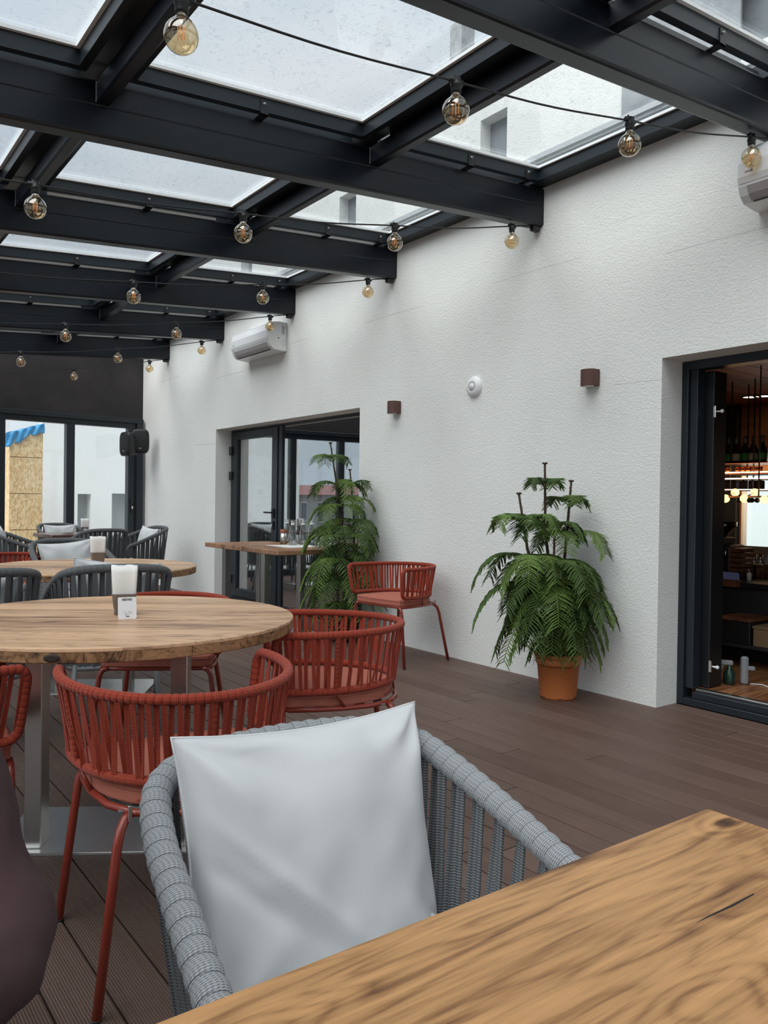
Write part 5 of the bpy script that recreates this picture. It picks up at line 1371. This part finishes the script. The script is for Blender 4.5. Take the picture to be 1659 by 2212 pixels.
# companion seated at the far side of the foreground table, only the sleeve shows
pc = empty('person', (0, 0, 0)); tag(pc, 'person in a dark plum brown sweater at the left edge, sleeve and elbow showing', 'person')
sh_l = dep(-185, 1470, .98); el = dep(24, 2085, .84)
SX = sh_l.x; SY = sh_l.y
body = [((SX-.20, SY+.16, .50), (.16, .13)), ((SX-.20, SY+.13, .72), (.15, .12)), ((SX-.20, SY+.08, .92), (.17, .12)), ((SX-.20, SY+.04, sh_l.z+.03), (.12, .09)), ((SX-.20, SY+.02, sh_l.z+.12), .055),
        (tuple(sh_l), .075), (tuple(sh_l.lerp(el, .5)), .064), (tuple(el), (.060, .062)), ((el.x-.12, el.y-.13, el.z+.03), .046), ((el.x-.19, el.y-.20, el.z+.035), .034),
        ((SX-.40, SY+.02, sh_l.z-.01), .068), ((SX-.50, SY-.02, .86), .056), ((SX-.46, SY-.18, .81), .042), ((SX-.40, SY-.30, .80), .034)]
bo = skin_body('sweater_body', body, [(0, 1), (1, 2), (2, 3), (3, 4), (3, 5), (5, 6), (6, 7), (7, 8), (8, 9), (3, 10), (10, 11), (11, 12), (12, 13)], SWEAT, pc, 3)
tx = bpy.data.textures.new('folds', 'CLOUDS'); tx.noise_scale = .10
dm = bo.modifiers.new('folds', 'DISPLACE'); dm.texture = tx; dm.strength = .030; dm.mid_level = .5; dm.texture_coords = 'GLOBAL'
skin_body('trousers', [((SX-.20, SY+.16, .52), (.16, .13)), ((SX-.11, SY+.02, .50), .085), ((SX-.10, SY-.30, .49), .062), ((SX-.10, SY-.28, .26), .050), ((SX-.10, SY-.26, .10), .042), ((SX-.29, SY+.02, .50), .085), ((SX-.31, SY-.30, .49), .062), ((SX-.31, SY-.28, .26), .050), ((SX-.31, SY-.26, .10), .042)],
          [(0, 1), (1, 2), (2, 3), (3, 4), (0, 5), (5, 6), (6, 7), (7, 8)], TROU, pc, 2)
for s in (-.10, -.31): MB().bbox((SX+s-.045, SY-.44, .0), (SX+s+.045, SY-.20, .10), .03).build('shoe', BLACK, pc)
face(pc, Vector((SX-.20, SY-.01, sh_l.z+.26)), .098, -PI/2)
hand(pc, (el.x-.19, el.y-.20, el.z+.035), (-.6, -.8, -.1), (.8, -.6, 0), SKINM)
hand(pc, (SX-.40, SY-.30, .80), (.5, -.85, -.1), (.85, .5, 0), SKINM)
q = copy_tree(loungeD); q.location = (SX-.26, SY+.20, 0); q.rotation_euler = (0, 0, -PI/2-PI/2); tag(q, 'grey lounge chair under the person in the plum sweater, outside the left edge', 'chair', 'grey rope lounge chairs')
# barkeeper behind the counter
SH2 = mat('pinkish_grey_shirt', (.36, .27, .27), .9, var=.2, vscale=8, bump=.6, bscale=12, bdist=.01)
pb = empty('person', (0, 0, 0)); tag(pb, 'person in a pinkish grey shirt cut off by the right edge inside the bar', 'person')
e2 = I(1650, 1256, 5.92); s2 = I(1676, 1178, 6.1); w2 = I(1612, 1240, 5.75)
skin_body('shirt_body', [((6.3, s2.y-.20, .55), (.15, .12)), ((6.28, s2.y-.20, .75), (.15, .12)), ((6.2, s2.y-.20, s2.z), (.13, .09)), ((6.2, s2.y-.20, s2.z+.10), .05), (tuple(s2), .062), (tuple(s2.lerp(e2, .5)), .058), (tuple(e2), .050), (tuple(e2.lerp(w2, .7)), .036),
          ((6.2, s2.y-.40, s2.z-.02), .062), ((6.1, s2.y-.45, s2.z-.22), .05), ((5.95, s2.y-.38, w2.z+.03), .036)], [(0, 1), (1, 2), (2, 3), (2, 4), (4, 5), (5, 6), (6, 7), (2, 8), (8, 9), (9, 10)], SH2, pb, 2)
skin_body('trousers', [((6.3, s2.y-.20, .58), (.15, .12)), ((6.28, s2.y-.11, .50), .085), ((6.10, s2.y-.11, .48), .06), ((6.12, s2.y-.11, .16), .045), ((6.28, s2.y-.29, .50), .085), ((6.10, s2.y-.29, .48), .06), ((6.12, s2.y-.29, .16), .045)], [(0, 1), (1, 2), (2, 3), (0, 4), (4, 5), (5, 6)], TROU, pb, 2)
for s in (-.11, -.29): MB().bbox((6.0, s2.y+s-.045, .10), (6.22, s2.y+s+.045, .18), .03).build('shoe', BLACK, pb)
face(pb, Vector((6.16, s2.y-.20, s2.z+.24)), .095, PI)
hand(pb, tuple(e2.lerp(w2, .75)), w2-e2, (1, 0, 0), SKINM); hand(pb, (5.93, s2.y-.36, w2.z+.03), (-.8, .5, 0), (0, .8, 0), SKINM)
st = empty('bar_stool', (6.32, s2.y-.20, .10)); tag(st, 'low stool under the barkeeper', 'stool')
MB().lathe([(0, .26), (.16, .26), (.17, .28), (.16, .30), (0, .30)], 20).build('seat', BB, st)
for k_ in range(4): a = k_*PI/2+PI/4; MB().tube([(.12*math.cos(a), .12*math.sin(a), .26), (.16*math.cos(a), .16*math.sin(a), 0)], .011, 6).build('leg', BB, st)
